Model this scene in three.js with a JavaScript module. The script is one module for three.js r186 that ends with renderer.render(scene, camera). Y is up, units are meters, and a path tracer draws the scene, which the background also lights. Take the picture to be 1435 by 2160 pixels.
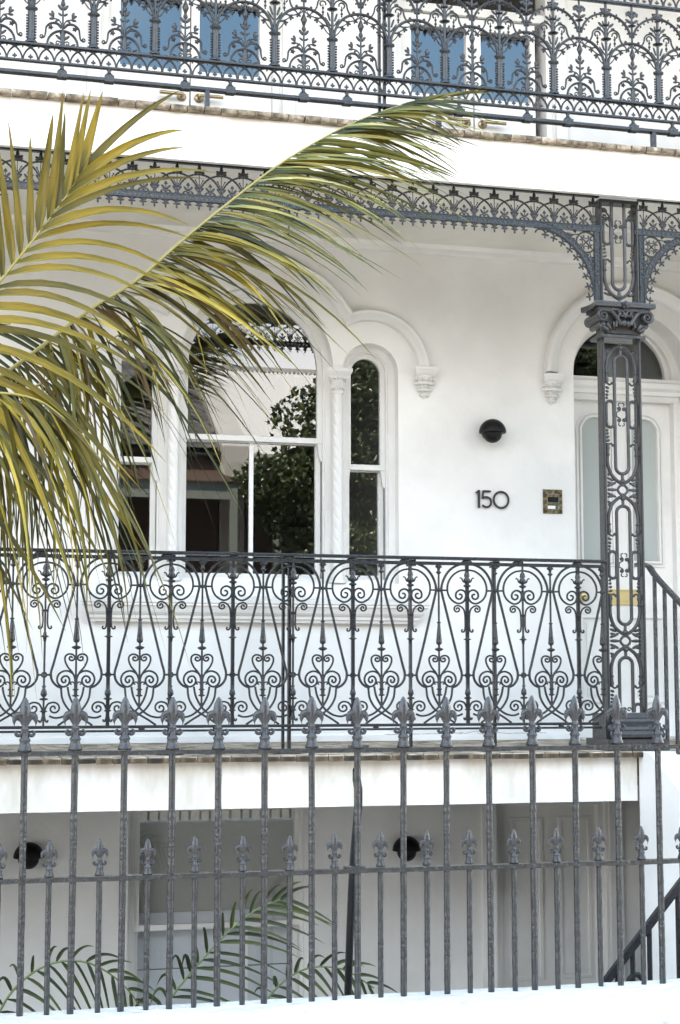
import * as THREE from 'three';
import { mergeGeometries } from 'three/addons/utils/BufferGeometryUtils.js';
import { ImprovedNoise } from 'three/addons/math/ImprovedNoise.js';

// ------------------------------------------------------------------ camera, sky, sun, exposure
// The house front is the plane z = 0 and faces +z (the street); y = 0 is the footpath; metres.
const scene = new THREE.Scene();
const camera = new THREE.PerspectiveCamera(35.05, 680 / 1024, 0.1, 500);
camera.position.set(0, 1.65, 10.4);
camera.rotation.order = 'YXZ';
camera.rotation.set(THREE.MathUtils.degToRad(5.98), THREE.MathUtils.degToRad(-14.77), 0);
const renderer = new THREE.WebGLRenderer({ antialias: true });
renderer.toneMapping = THREE.LinearToneMapping;
renderer.toneMappingExposure = 7.2;
renderer.shadowMap.enabled = true;

let seed = 7;
const rnd = () => { seed = (seed + 0x6d2b79f5) | 0; let t = Math.imul(seed ^ (seed >>> 15), 1 | seed); t = (t + Math.imul(t ^ (t >>> 7), 61 | t)) ^ t; return ((t ^ (t >>> 14)) >>> 0) / 4294967296; };
const rr = (a, b) => a + (b - a) * rnd();
const any = (a) => a[Math.floor(rnd() * a.length)];
const noise = new ImprovedNoise();

const SUN = new THREE.Vector3(-0.62, 1.28, -0.62).normalize();   // high, behind the house: the front lies in open shade
{
  const W = 512, H = 256, d = new Float32Array(W * H * 4);
  for (let j = 0; j < H; j++) for (let i = 0; i < W; i++) {
    const el = ((j + 0.5) / H - 0.5) * Math.PI, az = ((i + 0.5) / W - 0.5) * 2 * Math.PI;
    const v = [Math.cos(el) * Math.cos(az), Math.sin(el), Math.cos(el) * Math.sin(az)];
    const up = Math.max(0, v[1]), k = 1 - THREE.MathUtils.smoothstep(up, 0.0, 0.40);
    let c = [0.52 + 1.6 * k, 0.92 + 1.35 * k, 1.38 + 1.0 * k];
    let n = 0, a = 1, s = 2.2;
    for (let o = 0; o < 5; o++) { n += a * noise.noise(v[0] * s + 14.9, v[1] * s * 2.2 + 9, v[2] * s + 11.3); a *= 0.5; s *= 2.1; }
    const bank = 1 - THREE.MathUtils.smoothstep(up + 0.08 * n, 0.12, 0.28);               // low bank of white cloud, scattered cloud above
    const cl = Math.max(bank * 0.85, THREE.MathUtils.smoothstep(n, -0.12, 0.5) * 0.8);
    c = c.map((x, q) => x + ([3.05, 2.92, 2.78][q] - x) * cl);
    if (v[1] < 0) c = [0.5, 0.48, 0.46];
    const q = (j * W + i) * 4; d[q] = c[0] * 0.38; d[q + 1] = c[1] * 0.38; d[q + 2] = c[2] * 0.38; d[q + 3] = 1;
  }
  const t = new THREE.DataTexture(d, W, H, THREE.RGBAFormat, THREE.FloatType);
  t.mapping = THREE.EquirectangularReflectionMapping; t.magFilter = t.minFilter = THREE.LinearFilter; t.needsUpdate = true;
  scene.background = t; scene.environment = t;
}
const sun = new THREE.DirectionalLight(0xfff0dc, 5);
sun.position.copy(SUN).multiplyScalar(60); sun.castShadow = true;
Object.assign(sun.shadow.camera, { left: -30, right: 30, top: 30, bottom: -30, near: 1, far: 150 });
sun.shadow.mapSize.set(4096, 4096); sun.shadow.radius = 1;
scene.add(sun, sun.target);

// ------------------------------------------------------------------ textures and materials
function fbmTexture(size, base, oct, fn, srgb) {
  const d = new Uint8Array(size * size * 4);
  const lat = []; for (let o = 0; o < oct; o++) { const n = base << o, g = new Float32Array(n * n); for (let i = 0; i < n * n; i++) g[i] = rnd(); lat.push([n, g]); }
  const sm = (t) => t * t * (3 - 2 * t);
  for (let y = 0; y < size; y++) for (let x = 0; x < size; x++) {
    let v = 0, a = 1, w = 0;
    for (const [n, g] of lat) {
      const fx = x / size * n, fy = y / size * n, x0 = Math.floor(fx), y0 = Math.floor(fy), tx = sm(fx - x0), ty = sm(fy - y0), x1 = (x0 + 1) % n, y1 = (y0 + 1) % n;
      v += a * ((g[y0 * n + x0] * (1 - tx) + g[y0 * n + x1] * tx) * (1 - ty) + (g[y1 * n + x0] * (1 - tx) + g[y1 * n + x1] * tx) * ty); w += a; a *= 0.58;
    }
    const c = fn(v / w, x / size, y / size), q = (y * size + x) * 4;
    d[q] = c[0]; d[q + 1] = c[1]; d[q + 2] = c[2]; d[q + 3] = 255;
  }
  const t = new THREE.DataTexture(d, size, size, THREE.RGBAFormat);
  t.wrapS = t.wrapT = THREE.RepeatWrapping; t.magFilter = THREE.LinearFilter; t.minFilter = THREE.LinearMipmapLinearFilter; t.generateMipmaps = true;
  if (srgb) t.colorSpace = THREE.SRGBColorSpace;
  t.needsUpdate = true; return t;
}
const g3 = (v) => [v, v, v];
const sized = (t, u, v = u) => { const c = t.clone(); c.repeat.set(u, v); c.needsUpdate = true; return c; };
const lumpTex = fbmTexture(512, 8, 6, (v) => g3(v * 255));
const fineTex = fbmTexture(512, 32, 4, (v) => g3(v * 255));
const plasterTone = fbmTexture(512, 4, 7, (v) => { const s = 235 + 20 * Math.min(1, Math.max(0, (v - 0.28) * 2.4)); return [s, s, s - 1]; }, true);
const streakTone = fbmTexture(512, 8, 6, (v) => { const q = Math.min(1, Math.max(0, (v - 0.28) * 2.6)); return [222 + 33 * q, 218 + 36 * q, 208 + 45 * q]; }, true);
const ironTone = fbmTexture(256, 8, 5, (v) => { const s = 190 + 65 * v; return [s, s, s]; }, true);
const timberTone = fbmTexture(512, 8, 6, (v) => { const s = Math.max(0, Math.min(1, (v - 0.25) * 2)); return [110 + 145 * s, 100 + 150 * s, 85 + 160 * s]; }, true);
const leafTone = fbmTexture(256, 4, 5, (v) => { const s = Math.min(1, Math.max(0, (v - 0.3) * 2.4)); return [150 + 105 * s, 165 + 85 * s, 140 + 60 * s]; }, true);
const asphaltTone = fbmTexture(512, 16, 5, (v) => g3(150 + 105 * v), true);
const lin = (r, g, b) => new THREE.Color().setRGB(r, g, b);
const mat = (c, rough, o = {}) => new THREE.MeshPhysicalMaterial({ color: c, roughness: rough, side: THREE.DoubleSide, ...o });
const M = {
  wall: mat(lin(0.84, 0.835, 0.82), 0.8, { map: sized(plasterTone, 0.35), bumpMap: sized(lumpTex, 0.9), bumpScale: 0.0038 }),
  stone: mat(lin(0.66, 0.655, 0.64), 0.75, { map: sized(plasterTone, 0.6), bumpMap: sized(lumpTex, 1.6), bumpScale: 0.03 }),
  trim: mat(lin(0.84, 0.835, 0.82), 0.42, { map: sized(plasterTone, 0.5), bumpMap: sized(lumpTex, 1.5), bumpScale: 0.0012 }),
  fascia: mat(lin(0.84, 0.835, 0.82), 0.45, { map: sized(streakTone, 1.1, 0.4), bumpMap: sized(lumpTex, 0.6), bumpScale: 0.003 }),
  ceiling: mat(lin(0.80, 0.77, 0.71), 0.7, { map: sized(plasterTone, 0.4) }),
  iron: mat(lin(0.018, 0.0205, 0.0245), 0.25, { map: sized(ironTone, 5), bumpMap: sized(fineTex, 4), bumpScale: 0.0018 }),
  fence: mat(lin(0.031, 0.034, 0.037), 0.20, { map: sized(ironTone, 4), bumpMap: sized(fineTex, 2.4), bumpScale: 0.006 }),
  column: mat(lin(0.042, 0.042, 0.043), 0.24, { map: sized(ironTone, 5), bumpMap: sized(fineTex, 4), bumpScale: 0.002 }),
  finial: mat(lin(0.038, 0.041, 0.047), 0.22, { map: sized(ironTone, 6), bumpMap: sized(fineTex, 4), bumpScale: 0.0025 }),
  black: mat(lin(0.006, 0.006, 0.0065), 0.45, { specularIntensity: 0.45, bumpMap: sized(fineTex, 5), bumpScale: 0.0004 }),
  digit: mat(lin(0.012, 0.012, 0.013), 0.45),
  brass: mat(lin(0.68, 0.55, 0.26), 0.32, { metalness: 0.55, bumpMap: sized(lumpTex, 4), bumpScale: 0.0006 }),
  handle: mat(lin(0.42, 0.32, 0.17), 0.35, { metalness: 1 }),
  bronze: mat(lin(0.32, 0.27, 0.17), 0.42, { metalness: 0.9, map: sized(timberTone, 9), bumpMap: sized(lumpTex, 9), bumpScale: 0.001 }),
  chrome: mat(lin(0.7, 0.7, 0.68), 0.15, { metalness: 1 }),
  card: mat(lin(0.78, 0.78, 0.78), 0.5),
  glass: mat(lin(1, 1, 1), 0.0, { transmission: 1, thickness: 0, ior: 2.0 }),
  frosted: mat(lin(0.55, 0.60, 0.58), 0.22, { transmission: 0.25, thickness: 0, ior: 1.5 }),
  joist: mat(lin(0.10, 0.075, 0.05), 0.85, { map: sized(timberTone, 1.5) }),
  paving: mat(lin(0.55, 0.46, 0.37), 0.85, { map: sized(asphaltTone, 0.9) }),
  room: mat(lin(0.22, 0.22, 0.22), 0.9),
  shaded_blind: mat(lin(0.40, 0.41, 0.37), 0.9, { bumpMap: sized(fineTex, 6), bumpScale: 0.001 }),  // upper half of the basement blind, its shading put into a darker colour
  blind: mat(lin(0.62, 0.66, 0.70), 0.9, { bumpMap: sized(fineTex, 6), bumpScale: 0.001 }),
  concrete: mat(lin(0.46, 0.44, 0.41), 0.9, { map: sized(asphaltTone, 0.7), bumpMap: sized(lumpTex, 2), bumpScale: 0.003 }),
  asphalt: mat(lin(0.14, 0.137, 0.13), 0.9, { map: sized(asphaltTone, 0.5), bumpMap: sized(fineTex, 2), bumpScale: 0.006 }),
  tin: mat(lin(0.60, 0.62, 0.64), 0.5, { map: sized(plasterTone, 0.4) }),
  rust: mat(lin(0.20, 0.13, 0.09), 0.8, { map: sized(timberTone, 1.2) }),
  slate: [0.10, 0.13, 0.16].map((v) => mat(lin(v, v * 0.97, v * 0.92), 0.7, { map: sized(asphaltTone, 2) })),
  render: mat(lin(0.42, 0.42, 0.41), 0.85, { map: sized(plasterTone, 0.4) }),
  shadedWall: mat(lin(0.13, 0.095, 0.08), 0.85, { map: sized(asphaltTone, 3) }),  // opposite house walls: deep veranda shade put into the dark colour
  crackFill: mat(lin(0.12, 0.11, 0.10), 0.9),
  greenPaint: mat(lin(0.17, 0.20, 0.18), 0.6),
  bark: mat(lin(0.12, 0.09, 0.07), 0.9, { bumpMap: sized(lumpTex, 3), bumpScale: 0.02 }),
  trunk: mat(lin(0.20, 0.18, 0.14), 0.9, { bumpMap: sized(lumpTex, 2), bumpScale: 0.01 }),
  rachis: mat(lin(0.25, 0.21, 0.055), 0.5),
  rachisDark: mat(lin(0.13, 0.17, 0.06), 0.45),
  treeLeaf: mat(lin(0.045, 0.065, 0.025), 0.35),
};
const leafMat = (c) => mat(lin(...c), 0.45, { map: sized(leafTone, 5, 1.3), specularIntensity: 0.55, transmission: 0.15, thickness: 0, ior: 1.45, bumpMap: sized(fineTex, 3, 0.1), bumpScale: 0.001 });
M.leafA = [[0.17, 0.122, 0.009], [0.11, 0.084, 0.010], [0.23, 0.162, 0.012]].map(leafMat);
M.leafB = [[0.42, 0.315, 0.055], [0.14, 0.118, 0.025], [0.52, 0.41, 0.11], [0.032, 0.034, 0.012], [0.26, 0.20, 0.035], [0.055, 0.053, 0.016], [0.32, 0.245, 0.05], [0.11, 0.07, 0.03]].map(leafMat);
M.leafTip = [[0.38, 0.35, 0.19], [0.13, 0.135, 0.055], [0.54, 0.50, 0.31], [0.23, 0.225, 0.105], [0.05, 0.06, 0.025]].map(leafMat);
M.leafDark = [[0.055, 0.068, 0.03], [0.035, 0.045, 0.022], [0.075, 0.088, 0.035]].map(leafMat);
M.boardTop = [[0.42, 0.36, 0.28], [0.37, 0.32, 0.25], [0.46, 0.40, 0.32], [0.34, 0.29, 0.22]].map((c) => mat(lin(...c), 0.75, { map: sized(timberTone, 3, 3), bumpMap: sized(fineTex, 2), bumpScale: 0.004 }));
M.boardPale = [[0.52, 0.47, 0.39], [0.48, 0.43, 0.36], [0.56, 0.51, 0.43]].map((c) => mat(lin(...c), 0.7, { map: sized(timberTone, 1.2, 1.2), bumpMap: sized(fineTex, 2), bumpScale: 0.003 }));
M.boardLow = [[0.20, 0.15, 0.10], [0.13, 0.10, 0.065], [0.27, 0.21, 0.14], [0.07, 0.055, 0.04]].map((c) => mat(lin(...c), 0.75, { map: sized(timberTone, 3.4, 3.4), bumpMap: sized(fineTex, 2), bumpScale: 0.006 }));

// ------------------------------------------------------------------ helpers
const taken = {};
const numbered = (n) => { const k = taken[n] = (taken[n] ?? -1) + 1; return k ? `${n}_${String(k).padStart(3, '0')}` : n; };
function thing(name, label, category, pos = [0, 0, 0], group, kind) {
  const o = new THREE.Group(); o.name = numbered(name); o.position.set(...pos); scene.add(o);
  o.userData = { label, category }; if (group) o.userData.group = group; if (kind) o.userData.kind = kind; return o;
}
function sub(name, parent, pos) { const o = new THREE.Group(); o.name = name; if (pos) o.position.set(...pos); parent.add(o); return o; }
function boxUV(g) {
  const p = g.attributes.position, n = g.attributes.normal, uv = new Float32Array(p.count * 2);
  for (let i = 0; i < p.count; i++) {
    const ax = Math.abs(n.getX(i)), ay = Math.abs(n.getY(i)), az = Math.abs(n.getZ(i));
    const [u, v] = az >= ax && az >= ay ? [p.getX(i), p.getY(i)] : ax >= ay ? [p.getZ(i), p.getY(i)] : [p.getX(i), p.getZ(i)];
    uv[2 * i] = u + 0.37; uv[2 * i + 1] = v + 0.61;
  }
  g.setAttribute('uv', new THREE.BufferAttribute(uv, 2)); return g;
}
function clean(g) { g = g.index ? g.toNonIndexed() : g; for (const k of Object.keys(g.attributes)) if (!['position', 'normal'].includes(k)) g.deleteAttribute(k); return g; }
const merge = (list) => boxUV(list.length === 1 ? clean(list[0]) : mergeGeometries(list.flat(9).map(clean)));
function part(name, list, m, parent) {
  const o = new THREE.Mesh(list.isBufferGeometry ? list : merge([list].flat(9)), m); o.name = name; o.castShadow = o.receiveShadow = true; parent.add(o); return o;
}
const bx = (x0, x1, y0, y1, z0, z1) => new THREE.BoxGeometry(x1 - x0, y1 - y0, z1 - z0).translate((x0 + x1) / 2, (y0 + y1) / 2, (z0 + z1) / 2);
// flat ironwork: a round rod along a curve drawn in x, y; r may vary along it; "flat" scales it in z
function smooth(pts, n, closed) {
  const c = new THREE.CatmullRomCurve3(pts.map(([x, y]) => new THREE.Vector3(x, y, 0)), closed, 'centripetal');
  return c.getSpacedPoints(n).map((v) => [v.x, v.y]);
}
function rod(pts, r, { n = 0, closed = false, flat = 1, rad = 6, z = 0 } = {}) {
  if (n) pts = smooth(pts, n, closed);
  if (closed && n) pts = pts.slice(0, -1);
  const N = pts.length, pos = [], nor = [], idx = [];
  for (let i = 0; i < N; i++) {
    const a = pts[closed ? (i - 1 + N) % N : Math.max(0, i - 1)], b = pts[closed ? (i + 1) % N : Math.min(N - 1, i + 1)];
    let tx = b[0] - a[0], ty = b[1] - a[1]; const l = Math.hypot(tx, ty) || 1; tx /= l; ty /= l;
    const R = typeof r === 'function' ? r(i / (N - 1)) : r;
    for (let k = 0; k < rad; k++) {
      const t = (k + 0.5) / rad * 2 * Math.PI, c = Math.cos(t), s = Math.sin(t);
      pos.push(pts[i][0] - ty * R * c, pts[i][1] + tx * R * c, z + R * flat * s);
      const q = Math.hypot(c, s / flat); nor.push(-ty * c / q, tx * c / q, s / flat / q);
    }
  }
  for (let i = 0; i < (closed ? N : N - 1); i++) for (let k = 0; k < rad; k++) {
    const a = i * rad + k, b = i * rad + (k + 1) % rad, c = ((i + 1) % N) * rad + k, d = ((i + 1) % N) * rad + (k + 1) % rad;
    idx.push(a, b, d, a, d, c);
  }
  if (!closed) for (const e of [0, N - 1]) { pos.push(pts[e][0], pts[e][1], z); nor.push(0, 0, 1); const c = pos.length / 3 - 1; for (let k = 0; k < rad; k++) { const a = e * rad + k, b = e * rad + (k + 1) % rad; e ? idx.push(c, b, a) : idx.push(c, a, b); } }
  const g = new THREE.BufferGeometry();
  g.setAttribute('position', new THREE.Float32BufferAttribute(pos, 3)); g.setAttribute('normal', new THREE.Float32BufferAttribute(nor, 3)); g.setIndex(idx); return g;
}
const spiral = (cx, cy, r0, r1, a0, a1, n = 14) => Array.from({ length: n + 1 }, (_, i) => { const t = i / n, r = r0 + (r1 - r0) * t, a = (a0 + (a1 - a0) * t) * Math.PI / 180; return [cx + r * Math.cos(a), cy + r * Math.sin(a)]; });
const arc = (cx, cy, r, a0, a1, n = 16, ry = r) => Array.from({ length: n + 1 }, (_, i) => { const a = (a0 + (a1 - a0) * i / n) * Math.PI / 180; return [cx + r * Math.cos(a), cy + ry * Math.sin(a)]; });
const mirX = (pts, c = 0) => pts.map(([x, y]) => [2 * c - x, y]);
const turned = (prof, x, y, seg = 8, flat = 1) => new THREE.LatheGeometry(prof.map(([r, h]) => new THREE.Vector2(Math.max(r, 1e-4), h)), seg).scale(1, 1, flat).translate(x, y, 0);
const ball = (x, y, r, z = 0, sz = 1) => new THREE.SphereGeometry(r, 7, 5).scale(1, 1, sz).translate(x, y, z);
const petal = (x, y, ang, len, w, th = w * 0.6, z = 0) => new THREE.SphereGeometry(0.5, 6, 4).scale(len, w, th).translate(len / 2, 0, 0).rotateZ(ang * Math.PI / 180).translate(x, y, z);
const disc = (x, y, w, h, k = 1) => turned([[w * 0.35, -h / 2], [w * 0.8, -h * 0.3], [w, 0], [w * 0.8, h * 0.3], [w * 0.35, h / 2]], x, y, 8, k);
// arched outlines and mouldings
function archPath(P, cx, hw, y0, ys, n = 20) {
  P.moveTo(cx - hw, y0); P.lineTo(cx + hw, y0); P.lineTo(cx + hw, ys);
  for (let i = 1; i <= n; i++) { const a = Math.PI * i / n; P.lineTo(cx + hw * Math.cos(a), ys + hw * Math.sin(a)); }
  P.lineTo(cx - hw, y0); return P;
}
const extrude = (shape, z0, z1, bevel = 0) => new THREE.ExtrudeGeometry(shape, { depth: z1 - z0 - 2 * bevel, bevelEnabled: bevel > 0, bevelSize: bevel, bevelThickness: bevel, bevelOffset: -bevel, bevelSegments: 2, curveSegments: 12 }).translate(0, 0, z0 + bevel);
const archRing = (cx, hwO, y0O, ysO, hwI, y0I, ysI, z0, z1, bevel = 0.004) => { const s = archPath(new THREE.Shape(), cx, hwO, y0O, ysO, 28); s.holes.push(archPath(new THREE.Path(), cx, hwI, y0I, ysI, 28)); return extrude(s, z0, z1, bevel); };
const archPane = (cx, hw, y0, ys, z) => new THREE.ShapeGeometry(archPath(new THREE.Shape(), cx, hw, y0, ys, 28)).translate(0, 0, z);
const rectShape = (x0, x1, y0, y1) => { const s = new THREE.Shape(); s.moveTo(x0, y0); s.lineTo(x1, y0); s.lineTo(x1, y1); s.lineTo(x0, y1); s.lineTo(x0, y0); return s; };
const rectPath = (x0, x1, y0, y1) => { const s = new THREE.Path(); s.moveTo(x0, y0); s.lineTo(x1, y0); s.lineTo(x1, y1); s.lineTo(x0, y1); s.lineTo(x0, y0); return s; };
function rectRing(x0, x1, y0, y1, t, z0, z1, bevel = 0.003) { const s = rectShape(x0, x1, y0, y1); s.holes.push(rectPath(x0 + t, x1 - t, y0 + t, y1 - t)); return extrude(s, z0, z1, bevel); }
// a moulding profile [[radius, z], ...] swept round an arch
function archMould(cx, cy, prof, a0, a1, n = 40) {   // an end angle may depend on the radius: a mitre
  const pos = [], idx = [], at = (v, r) => typeof v === 'function' ? v(r) : v;
  for (let i = 0; i <= n; i++) for (const [r, z] of prof) { const a = (at(a0, r) + (at(a1, r) - at(a0, r)) * i / n) * Math.PI / 180; pos.push(cx + r * Math.cos(a), cy + r * Math.sin(a), z); }
  const m = prof.length;
  for (let i = 0; i < n; i++) for (let k = 0; k < m - 1; k++) { const a = i * m + k, b = a + 1, c = a + m, d = c + 1; idx.push(a, b, d, a, d, c); }
  const g = new THREE.BufferGeometry(); g.setAttribute('position', new THREE.Float32BufferAttribute(pos, 3)); g.setIndex(idx); g.computeVertexNormals(); return g;
}
// a profile [[y, z], ...] run along x, mitred back at both ends if asked
function runMould(x0, x1, prof, mitre = 0) {
  const zm = Math.max(...prof.map((p) => p[1])), pos = [], idx = [];
  for (const e of [0, 1]) for (const [y, z] of prof) pos.push(e ? x1 - mitre * (zm - z) : x0 + mitre * (zm - z), y, z);
  const m = prof.length;
  for (let k = 0; k < m - 1; k++) idx.push(k, k + 1, m + k + 1, k, m + k + 1, m + k);
  for (const e of [0, m]) for (let k = 1; k < m - 1; k++) idx.push(e, e + k, e + k + 1);
  const g = new THREE.BufferGeometry(); g.setAttribute('position', new THREE.Float32BufferAttribute(pos, 3)); g.setIndex(idx);
  const f = g.toNonIndexed(); f.computeVertexNormals(); return f;
}
const copy = (o, name, parent) => { const c = o.clone(); c.name = parent ? name : numbered(name); (parent || scene).add(c); return c; };

// ------------------------------------------------------------------ ground
function ground(name, list, m) { const o = part(name, list, m, scene); o.userData.kind = 'structure'; return o; }
ground('road', [bx(-90, 90, -0.4, -0.14, 7.4, 90)], M.asphalt);
ground('footpath', [bx(-90, 90, -1.6, 0, 4.42, 7.2)], M.concrete);
ground('kerb', [bx(-90, 90, -0.3, 0.004, 7.2, 7.4)], M.concrete);
ground('far_footpath', [bx(-90, 90, -0.2, -0.01, 13.4, 15.6)], M.concrete);
ground('lightwell_paving', [bx(-7, 10, -1.6, -1.3, -0.3, 4.0)], M.paving);

// ------------------------------------------------------------------ the house
const house = thing('terrace_house', 'white rendered terrace house with arched windows and two verandas', 'house');
const XL = -10, XR = 7.2;
{
  const s = rectShape(XL, XR, 1.2, 4.72);
  for (const [cx, hw, ys] of [[2.173, 0.52, 3.75], [2.955, 0.195, 3.737], [1.391, 0.195, 3.737]]) s.holes.push(archPath(new THREE.Path(), cx, hw, 2.30, ys, 32));
  s.holes.push(archPath(new THREE.Path(), 4.886, 0.455, 1.26, 3.80, 32));
  part('ground_floor_wall', extrude(s, -0.32, 0), M.wall, house).geometry.computeVertexNormals();
  const b = rectShape(XL, XR, -1.3, 1.2);
  b.holes.push(rectPath(1.36, 2.55, -0.75, 0.90)); b.holes.push(rectPath(3.84, 4.62, -1.29, 0.86));
  part('basement_wall', extrude(b, -0.32, -0.003), M.wall, house);
  const u = rectShape(XL, XR, 4.72, 8.4);
  u.holes.push(rectPath(1.12, 2.32, 4.81, 7.35)); u.holes.push(rectPath(3.15, 4.31, 4.81, 7.35));
  part('upper_wall', extrude(u, -0.32, -0.006), M.wall, house);
  part('party_wall', [bx(5.75, 6.05, -1.3, 8.9, -0.002, 1.98)], M.wall, house);
  part('party_wall', [bx(-1.95, -1.65, -1.3, 8.9, -0.002, 1.98)], M.wall, house);
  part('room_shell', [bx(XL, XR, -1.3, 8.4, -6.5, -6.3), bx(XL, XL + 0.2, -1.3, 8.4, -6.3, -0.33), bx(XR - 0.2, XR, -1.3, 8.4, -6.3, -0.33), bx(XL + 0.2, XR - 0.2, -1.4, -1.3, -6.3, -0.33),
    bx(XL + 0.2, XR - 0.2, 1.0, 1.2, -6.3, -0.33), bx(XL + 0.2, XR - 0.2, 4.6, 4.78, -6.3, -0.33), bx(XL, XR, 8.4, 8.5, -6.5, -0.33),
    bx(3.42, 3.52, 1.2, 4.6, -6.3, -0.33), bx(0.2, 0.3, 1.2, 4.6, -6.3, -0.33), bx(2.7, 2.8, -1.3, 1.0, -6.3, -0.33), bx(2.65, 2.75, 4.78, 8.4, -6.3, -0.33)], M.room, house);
  part('roof', [bx(XL, XR, 8.42, 9.6, -7, -0.02)], M.render, house);
  part('veranda_roof', [new THREE.BoxGeometry(17.2, 0.06, 2.12).rotateX(0.30).translate(-1.4, 7.66, 0.985)], M.ceiling, house);
  part('veranda_beam', [bx(-1.64, 5.74, 7.22, 7.36, 1.72, 1.80)], M.fascia, house);
  // hood moulds over the arches
  const hood = (r0, r1) => [[r0, 0.0], [r0, 0.030], [r0 + 0.012, 0.042], [r0 + (r1 - r0) * 0.38, 0.048], [r0 + (r1 - r0) * 0.5, 0.064], [r0 + (r1 - r0) * 0.75, 0.078], [r1 - 0.01, 0.070], [r1, 0.055], [r1, 0.0]];
  const big = (r) => 25.3 + (r - 0.672) / 0.078 * 5.65, small = (r) => 121.3 - (r - 0.336) / 0.074 * 11.5;   // where the three hoods meet
  part('hood_mould', archMould(2.173, 3.75, hood(0.672, 0.75), big, (r) => 180 - big(r), 60), M.trim, house);
  part('hood_mould', archMould(2.955, 3.748, hood(0.336, 0.41), 0, small, 44), M.trim, house);
  part('hood_mould', archMould(1.391, 3.748, hood(0.336, 0.41), (r) => 180 - small(r), 180, 44), M.trim, house);
  part('hood_mould', archMould(4.886, 3.79, hood(0.586, 0.677), 0, 180, 60), M.trim, house);
  // leafy corbels under the hood ends
  const corbel = (x) => {
    const g = sub('corbel', house, [x, 0, 0]);
    part('impost', [runMould(-0.082, 0.082, [[3.722, 0], [3.722, 0.05], [3.735, 0.065], [3.755, 0.078], [3.762, 0.085], [3.775, 0.085], [3.775, 0]], 0.35)], M.trim, g);
    const l = [turned([[0.001, 3.565], [0.022, 3.575], [0.03, 3.60], [0.045, 3.65], [0.062, 3.70], [0.07, 3.725]], 0, 0, 12, 0.8)];
    for (let i = 0; i < 5; i++) { const a = -64 + i * 32; const s = Math.sin(a * Math.PI / 180), c = Math.cos(a * Math.PI / 180); for (const [h, r, w] of [[3.685, 0.058, 0.03], [3.635, 0.042, 0.022], [3.597, 0.03, 0.016]]) { l.push(petal(0, 0, 0, w, w * 1.9, w * 0.8).rotateZ(1.57).translate(s * r, h - w, c * r * 0.85)); l.push(ball(s * r * 1.12, h + 0.012, w * 0.38, c * r * 0.95)); } }
    part('acanthus_leaf', l, M.trim, g);
  };
  corbel(3.332); corbel(1.014); corbel(4.262);
  // colonnettes between the lights
  const colonnette = (x) => {
    const g = sub('colonnette', house, [x, 0, -0.012]);
    const pos = [], idx = [], n = 110, m = 14, r = 0.038;
    for (let i = 0; i <= n; i++) for (let k = 0; k <= m; k++) {
      const y = 2.37 + (3.575 - 2.37) * i / n, a = Math.PI * (k / m) * 1.06 - 0.1, tw = ((y * 7.2 - a * 0.38) % 0.55 + 0.55) % 0.55 / 0.55;
      const q = r - 0.0055 * Math.exp(-Math.pow((tw - 0.5) / 0.09, 2)); pos.push(q * Math.cos(a), y, q * Math.sin(a));
    }
    for (let i = 0; i < n; i++) for (let k = 0; k < m; k++) { const a = i * (m + 1) + k; idx.push(a, a + m + 1, a + m + 2, a, a + m + 2, a + 1); }
    const tg = new THREE.BufferGeometry(); tg.setAttribute('position', new THREE.Float32BufferAttribute(pos, 3)); tg.setIndex(idx); tg.computeVertexNormals();
    part('twisted_shaft', tg, M.trim, g);
    const cap = [turned([[0.038, 3.572], [0.044, 3.578], [0.044, 3.588], [0.036, 3.594], [0.038, 3.63], [0.05, 3.665], [0.056, 3.67]], 0, 0, 14)];
    for (let i = 0; i < 9; i++) { const a = Math.PI * i / 8; cap.push(petal(0, 0, 80, 0.075, 0.015, 0.012).translate(0.041 * Math.cos(a), 3.596, 0.041 * Math.sin(a)), ball(0.056 * Math.cos(a), 3.672, 0.009, 0.056 * Math.sin(a))); }
    cap.push(runMould(-0.086, 0.086, [[3.675, -0.05], [3.675, 0.05], [3.69, 0.058], [3.705, 0.072], [3.718, 0.082], [3.74, 0.082], [3.74, -0.05]], 0.6));
    part('capital', cap, M.trim, g);
    part('column_base', [turned([[0.06, 2.30], [0.06, 2.325], [0.05, 2.33], [0.052, 2.345], [0.042, 2.36], [0.04, 2.375]], 0, 0, 14)], M.trim, g);
  };
  colonnette(2.7265); colonnette(1.6195);
  part('window_sill', [runMould(1.019, 3.327, [[2.034, 0], [2.034, 0.05], [2.05, 0.055], [2.056, 0.07], [2.075, 0.075], [2.08, 0.085], [2.095, 0.1], [2.13, 0.118], [2.136, 0.13], [2.15, 0.13], [2.154, 0.14], [2.182, 0.145], [2.205, 0.06], [2.21, 0]], 0.75)], M.trim, house);
  part('window_apron', [runMould(1.15, 3.196, [[2.205, 0], [2.205, 0.035], [2.296, 0.02], [2.302, -0.1]], 0.2)], M.trim, house);
  for (let i = 0; i < 9; i++) { let x = 3.05 + i * 0.13, y = 1.306; const p = [[x, y]]; for (let k = 0; k < 6; k++) { x += rr(0.01, 0.03); y += rr(-0.006, 0.006); p.push([x, Math.max(1.303, y)]); } part('paint_crack', rod(p, (t) => 0.0006 + 0.0014 * Math.abs(Math.sin(t * 9 + i)), { rad: 4, z: 0.0005 }), M.crackFill, house); }
  part('cornice', [runMould(-1.6, 5.7, [[4.574, 0], [4.576, 0.026], [4.582, 0.032], [4.610, 0.034], [4.616, 0.042], [4.6345, 0.062], [4.6345, 0]])], M.trim, house);

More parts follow.
